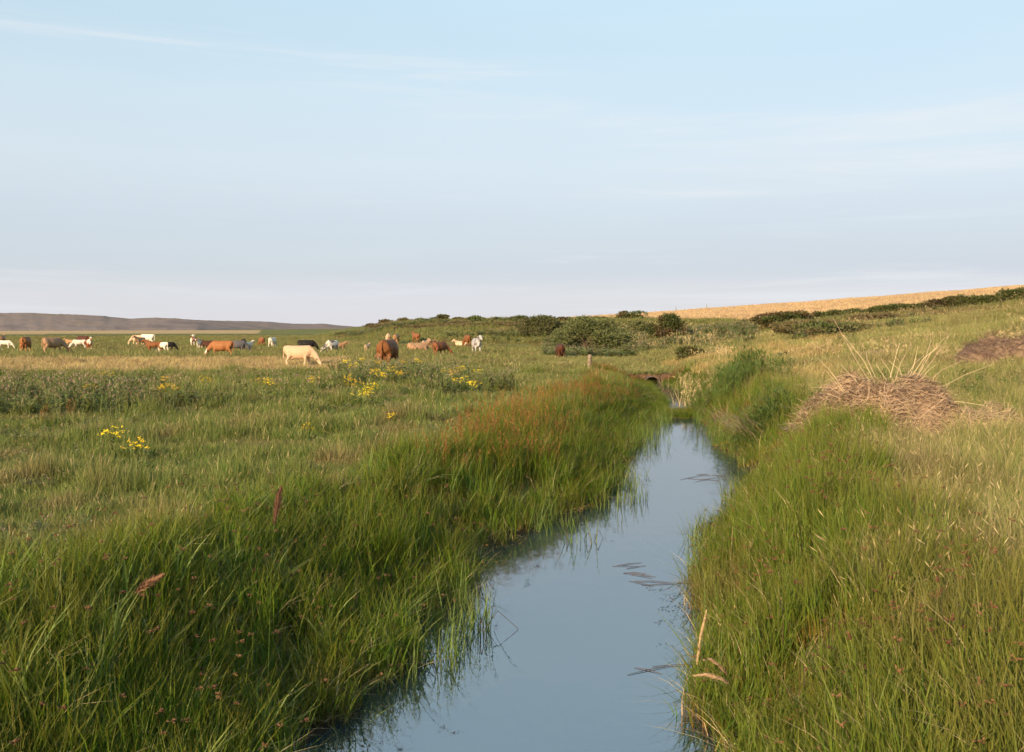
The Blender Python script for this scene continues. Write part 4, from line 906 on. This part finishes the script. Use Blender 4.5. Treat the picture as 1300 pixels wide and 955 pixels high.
# ------------------------------------------------------------------ reed plumes near the camera
M['plume'] = leaf_mat('reed_plume', (.30, .16, .085), (.44, .27, .15), trans=.3, rough=.8)
M['pale_plume'] = leaf_mat('pale_plume', (.40, .26, .14), (.56, .40, .25), trans=.3, rough=.8)
def plume(foot, path, ln, rad, mat, label, n=420):
    """foot to tip path of the stem; the last ln metres carry the plume"""
    root = empty('reed_plume', foot); tag(root, label, 'reed'); P = [Vector(p) - Vector(foot) for p in path]
    def pt(f):
        f = min(max(f, 0), 1) * CL[-1]; i = min(max(int(np.searchsorted(CL, f, side='right')) - 1, 0), len(P) - 2); return P[i].lerp(P[i + 1], (f - CL[i]) / max(CL[i + 1] - CL[i], 1e-6))
    CL = np.concatenate([[0], np.cumsum([(P[i + 1] - P[i]).length for i in range(len(P) - 1)])])
    st = Geo(); st.tube([pt(k / 8) for k in range(9)], [.0018 - .0001 * k for k in range(9)], 5); multi(root, 'stem', st, [M['reed']])
    tot = sum((P[i + 1] - P[i]).length for i in range(len(P) - 1)); f0 = 1 - ln / tot; g = Geo()
    for q in range(n):
        f = random.random(); c = pt(f0 + (1 - f0) * f); ax = (pt(f0 + (1 - f0) * f + .03) - pt(f0 + (1 - f0) * f - .03)).normalized()
        o_ = Vector((random.gauss(0, 1), random.gauss(0, 1), random.gauss(0, 1))).normalized(); env = rad * math.sin(math.pi * min(.97, .12 + .86 * f)) ** .8
        g.leaf(c, ax * 1.6 + o_ * .8, o_, env * random.uniform(1.1, 2.0), .006, 0)
    multi(root, 'plume', g, [M[mat]])['kind'] = 'stuff'
def at(px_, py_, Y_): return ((px_ - 650) / F * Y_, Y_, EYE + (HOR - py_) * Y_ / F)
f_ = on_col(338, 7.2); plume(f_, [f_, at(345, 700, 7.0), at(347, 670, 6.9), at(352, 640, 6.85), at(357, 618, 6.8)], .30, .045, 'plume', 'upright brown reed plume in the left sedge')
f_ = on_col(110, 6.4); plume(f_, [f_, at(140, 790, 6.2), at(165, 758, 6.1), at(185, 742, 6.0), at(208, 729, 6.0)], .26, .042, 'plume', 'brown reed plume leaning right, low in the left sedge')
f_ = on_col(960, 4.6); plume(f_, [f_, at(900, 900, 4.4), at(884, 850, 4.3), at(889, 810, 4.3), at(897, 775, 4.3)], .24, .014, 'pale_plume', 'slim pale seed head upright at the bottom right waterside', 300)
f_ = on_col(990, 4.7); plume(f_, [f_, at(935, 875, 4.5), at(918, 850, 4.4), at(905, 838, 4.4), at(893, 838, 4.4)], .16, .014, 'pale_plume', 'pale seed head arching left at the bottom right waterside', 260)
f_ = on_col(1000, 4.5); plume(f_, [f_, at(945, 880, 4.4), at(920, 864, 4.3), at(900, 857, 4.3), at(880, 858, 4.3)], .18, .018, 'pale_plume', 'thickest pale seed head, lowest at the bottom right waterside', 300)

# ------------------------------------------------------------------ clumps standing in the water
def clump(px_, py_, hgt, n, spread, label, bent=0):
    Y_ = (EYE - WATER) * F / (py_ - HOR); X_ = (px_ - 650) / F * Y_
    root = empty('water_iris', (X_, Y_, WATER - .05)); tag(root, label, 'water plant'); 
    for k in range(n):
        g = Geo(); g.blade(rdisk(spread), random.uniform(0, 6.28), hgt * random.uniform(.55, 1.1) + .05, .012, abs(random.gauss(0, .28)), random.uniform(.1, .6), 0, 4); multi(root, 'leaf', g, [M['reed']])
    for k in range(bent):
        g = Geo(); a_ = random.uniform(0, 6.28); d_ = Vector((math.cos(a_), math.sin(a_), 0)); p0 = Vector(rdisk(spread)); p1 = p0 + d_ * .16 + Vector((0, 0, .05 + hgt * .35)); p2 = p1 + d_ * random.uniform(.12, .22) + Vector((0, 0, -hgt * .34))
        g.tube([p0, p1, p2], [.004, .004, .003], 4); multi(root, 'broken_stem', g, [M['bark']])
clump(615, 800, .52, 16, .12, 'water plant with broken stems nearest the viewer in the ditch', 2)
clump(578, 735, .62, 16, .14, 'tall iris clump at the left water edge')
clump(738, 690, .42, 18, .22, 'low clump in mid water off the left sedge', 3)
clump(806, 638, .40, 11, .08, 'small isolated tuft standing in open water', 2)
clump(822, 603, .22, 5, .05, 'thin twiggy tuft beside the floating rubbish')
clump(834, 563, .60, 34, .45, 'green clump pushing out from the left bank at the narrows')
clump(690, 668, .5, 16, .2, 'clump standing just off the left bank')
# floating scraps
M['scrap'] = plain_mat('floating_scrap', (.035, .022, .016), (.09, .05, .03), 6, .8)
for px_, py_, ln, lab in ((885, 608, .9, 'dark floating reed raft by the right bank'), (905, 604, .5, 'short brown stalk beside the floating reed raft'), (802, 728, .55, 'thin dark stalk floating in mid water'), (832, 741, .7, 'longer dark stalk floating off the right rush'), (790, 720, .4, 'short scrap above the thin floating stalk'), (640, 690, .5, 'scrap of dead reed floating by the left sedge'), (700, 655, .5, 'dead reed floating under the left sedge'), (838, 852, .5, 'dead stalk floating at the bottom of the ditch')):
    Y_ = (EYE - WATER) * F / (py_ - HOR); X_ = (px_ - 650) / F * Y_; root = empty('floating_stalk', (X_, Y_, WATER + .004)); tag(root, lab, 'stalk')
    for k in range(3):
        g = Geo(); a_ = random.gauss(0, .6); d_ = Vector((math.cos(a_), math.sin(a_), 0)); o_ = Vector((random.uniform(-.2, .2), random.uniform(-.15, .15), 0)); q = ln * random.uniform(.4, 1)
        g.tube([o_ - d_ * q / 2, o_ + Vector((0, .02, .004)), o_ + d_ * q / 2], [.002, .0035, .0015], 4); multi(root, 'stem' if k else 'stalk', g, [M['scrap']])

# ------------------------------------------------------------------ heaps of dredged reed
def heap(px_, Y_, rx, ry, h, n, label, name='reed_heap', mats=('straw', 'seed_brown'), long_stems=()):
    X_, Y_, Z_ = on_col(px_, Y_); root = empty(name, (X_, Y_, Z_)); tag(root, label, 'heap')
    def hz(x_, y_):
        q = (x_ / rx) ** 2 + (y_ / ry) ** 2; lump = .35 + 1.3 * float(vnoise(x_ + 9, y_ + 4, 1.9, 4)); return h * max(0, 1 - q) ** .7 * lump
    gx = np.linspace(-1, 1, 36); V = []; Fc = []
    for i, a_ in enumerate(gx):
        for j, b_ in enumerate(gx): V.append((a_ * rx * 1.03, b_ * ry * 1.03, hz(a_ * rx, b_ * ry) - .08))
    for i in range(35):
        for j in range(35): q = i * 36 + j; Fc.append((q, q + 36, q + 37, q + 1))
    me = bpy.data.meshes.new('mound'); me.from_pydata(V, [], Fc); me.materials.append(M['mound']); me.polygons.foreach_set('use_smooth', [True] * len(Fc)); link('mound', me, parent=root)
    g = Geo()
    for k in range(n):
        while True:
            a_, b_ = random.uniform(-1.1, 1.1), random.uniform(-1.1, 1.1)
            if a_ * a_ + b_ * b_ < 1.15: break
        c = Vector((a_ * rx, b_ * ry, hz(a_ * rx, b_ * ry) - .02 + abs(random.gauss(0, .04)))); e = .06
        sl = Vector((-(hz(a_ * rx + e, b_ * ry) - hz(a_ * rx - e, b_ * ry)), -(hz(a_ * rx, b_ * ry + e) - hz(a_ * rx, b_ * ry - e)), 2 * e)).normalized()
        an = 9 * float(vnoise(a_ * rx + 3, b_ * ry + 8, .9, 2)) + random.gauss(0, .55); t = Vector((math.cos(an), math.sin(an) * .8, random.gauss(0, .35))); t = (t - sl * t.dot(sl) + sl * abs(random.gauss(.05, .38))).normalized(); ln = random.uniform(.12, .55) if random.random() < .9 else random.uniform(.5, 1.1)
        bend = sl * random.uniform(-.14, .06) * ln * 2; p0 = c - t * ln / 2; g.strip([p0, c + bend * -.6, p0 + t * ln + bend], [.009, .010, .004], t.cross(sl).normalized(), 0 if random.random() < .5 + .5 * float(vnoise(a_ * rx, b_ * ry + 30, 2.2, 2)) else 1)
    multi(root, 'loose_straw', g, [M[m_] for m_ in mats])['kind'] = 'stuff'
    for (ax, ay), (bx, by) in long_stems:
        s_ = Geo(); p0 = Vector(at(ax, ay, Y_ - .3)) - root.location; p1 = Vector(at(bx, by, Y_ + random.uniform(-.5, .4))) - root.location; md = p0.lerp(p1, .55) + Vector((random.uniform(-.08, .08), random.uniform(-.05, .05), random.uniform(.02, .10)))
        s_.tube([p0, md, p1], [.006, .005, .003], 5); multi(root, 'reed_stem', s_, [M['pale_stem']])
M['mound'] = plain_mat('reed_mound', (.10, .068, .044), (.22, .15, .095), 5, .95, .8, 12)
M['pale_stem'] = leaf_mat('pale_stem', (.52, .40, .24), (.60, .47, .29), trans=.1)
M['old_straw'] = leaf_mat('old_straw', (.28, .185, .12), (.47, .325, .21), trans=.15)
M['dark_straw'] = leaf_mat('dark_straw', (.09, .055, .04), (.18, .11, .075), trans=.1)
heap(1120, 19.8, 1.7, 1.15, 1.02, 8000, 'tangled heap of dredged dead reeds on the right bank', mats=('old_straw', 'dark_straw'), long_stems=[((1122, 515), (1058, 404)), ((1118, 500), (1070, 425)), ((1075, 500), (1038, 455)), ((1080, 510), (1048, 470)), ((1152, 490), (1165, 440)), ((1155, 495), (1182, 432)), ((1158, 490), (1200, 428)), ((1150, 500), (1208, 422)), ((1148, 492), (1128, 458)), ((1140, 500), (1118, 455)), ((1170, 505), (1262, 462)), ((1100, 535), (1085, 480)), ((1060, 520), (1100, 560)), ((1075, 545), (1130, 520)), ((1090, 480), (1155, 535)), ((1185, 518), (1250, 515)), ((1110, 478), (1160, 520)), ((1050, 500), (1110, 525)), ((1130, 480), (1142, 436)), ((1136, 485), (1150, 450)), ((1145, 488), (1174, 450)), ((1152, 486), (1192, 440)), ((1160, 492), (1190, 462)), ((1112, 480), (1100, 446)), ((1125, 482), (1112, 462)), ((1092, 490), (1066, 462)), ((1165, 495), (1222, 458)), ((1075, 505), (1030, 492))])
heap(1222, 19.6, 1.3, .9, .45, 2400, 'low spread of dead reed trailing right of the tangled heap', 'reed_litter', ('old_straw', 'straw'))
heap(1285, 33.0, 1.9, 1.5, 1.0, 2600, 'dark brown heap of old reed on the slope at the right edge', mats=('dark_straw', 'old_straw'))
heap(1160, 40.0, 2.6, 1.2, .28, 1500, 'pale flattened reed litter on the slope behind the tangled heap', 'reed_litter', ('old_straw', 'straw'))
# dead straw hanging over the right bank
X_, Y_, Z_ = (right_edge(24.0) + .35, 24.0, -.25); root = empty('straw_sheaf', (float(X_), Y_, Z_)); tag(root, 'tan dead reed sheaf hanging over the right bank', 'sheaf'); g = Geo()
for k in range(150):
    p0 = Vector((random.uniform(-.3, .3), random.uniform(-2.2, 1.6), random.uniform(.0, .35))); g.blade(p0, random.gauss(math.pi, .5), random.uniform(.5, 1.0), .010, random.uniform(.7, 1.3), .7, 0)
multi(root, 'straw', g, [M['old_straw']])['kind'] = 'stuff'

# ------------------------------------------------------------------ culvert, post, field posts
M['concrete'] = plain_mat('old_concrete', (.065, .050, .042), (.14, .105, .085), 6, .9, .4, 30)
M['earth'] = plain_mat('bank_earth', (.06, .038, .024), (.14, .085, .05), 3, .95, .8, 9)
cxp = (828 - 650) / F * 52.4; croot = empty('culvert', (cxp, 52.4, WATER)); tag(croot, 'round concrete culvert pipe at the far end of the ditch', 'culvert')
bm = bmesh.new(); ro, ri, nn_ = .45, .40, 28; zc = -.04
rings = []
for yy_, rr in ((0, ri), (0, ro), (3.0, ro), (3.0, ri)): rings.append([bm.verts.new((rr * math.cos(6.28318 * j / nn_), yy_, zc + rr * math.sin(6.28318 * j / nn_))) for j in range(nn_)])
for a_, b_ in ((0, 1), (1, 2), (2, 3), (3, 0)):
    for j in range(nn_): bm.faces.new((rings[a_][j], rings[a_][(j + 1) % nn_], rings[b_][(j + 1) % nn_], rings[b_][j]))
me = bpy.data.meshes.new('pipe'); bm.to_mesh(me); bm.free(); link('pipe', me, [M['concrete']], parent=croot)
bm = bmesh.new(); V = {}
NX, NZ = 30, 12
for i in range(NX + 1):
    for j in range(NZ + 1):
        x_ = -1.25 + 2.5 * i / NX; z_ = -.5 + .98 * min(j, 8) / 8; y_ = .12 + .05 * j + (float(vnoise(x_ * 2, z_ * 2, 1.6, 3)) - .5) * .25
        if j >= 9: y_ += (j - 8) * .85; z_ = .46 + .015 * j + (float(vnoise(x_ * 2, j * 1.3, 1, 2)) - .5) * .15
        V[i, j] = bm.verts.new((x_, y_, z_))
for i in range(NX):
    for j in range(NZ):
        q = [V[i, j], V[i + 1, j], V[i + 1, j + 1], V[i, j + 1]]; c = sum((v_.co for v_ in q), Vector()) / 4
        if math.hypot(c.x, c.z - zc) > .42: bm.faces.new(q)
me = bpy.data.meshes.new('earth_face'); bm.to_mesh(me); bm.free(); link('earth_face', me, [M['earth']], parent=croot)
n = 260; X = cxp + rng.uniform(-3.2, 3.2, n); Y = 52.0 + rng.uniform(0, 1.6, n); Z = np.maximum(height(X, Y), WATER)
K = (np.abs(X - cxp) > .7) | (Y > 53.0); X, Y, Z = X[K], Y[K], Z[K]
scatter('culvert_grass', red_k, X, Y, Z, rs(len(X), .9, 1.3), rs(len(X), .35, .6), 'brownish grass hanging round the culvert mouth', 'grass')
M['wood'] = plain_mat('weathered_wood', (.13, .095, .065), (.26, .20, .15), 7, .9, .5, 25)
def post(name, loc, h, w, label, cat, lean=0.0):
    bm = bmesh.new(); prev = None; lv = [(-.3, 1.1), (.3 * h, 1.0), (.7 * h, .93), (h * .96, .9), (h, .7)]
    R_ = [[bm.verts.new((w * s_ * math.cos(6.28318 * j / 8 + .2) * (1 + .12 * math.sin(j * 2.3)) + lean * z_, w * s_ * math.sin(6.28318 * j / 8 + .2), z_)) for j in range(8)] for z_, s_ in lv]
    for a_, b_ in zip(R_, R_[1:]):
        for j in range(8): bm.faces.new((a_[j], a_[(j + 1) % 8], b_[(j + 1) % 8], b_[j]))
    bm.faces.new(R_[-1]); me = bpy.data.meshes.new(name); bm.to_mesh(me); bm.free(); o = link(name, me, [M['wood']], loc=loc); tag(o, label, cat); return o
post('wooden_post', on_col(748, 52.0), .8, .11, 'short weathered wooden post left of the culvert', 'post', .05)
for px_, Y_, lab in ((858, 345, 'tiny left post on the skyline of the barley field'), (897, 345, 'tiny right post on the skyline of the barley field')):
    post('field_post', on_col(px_, Y_), 1.7, .10, lab, 'post')
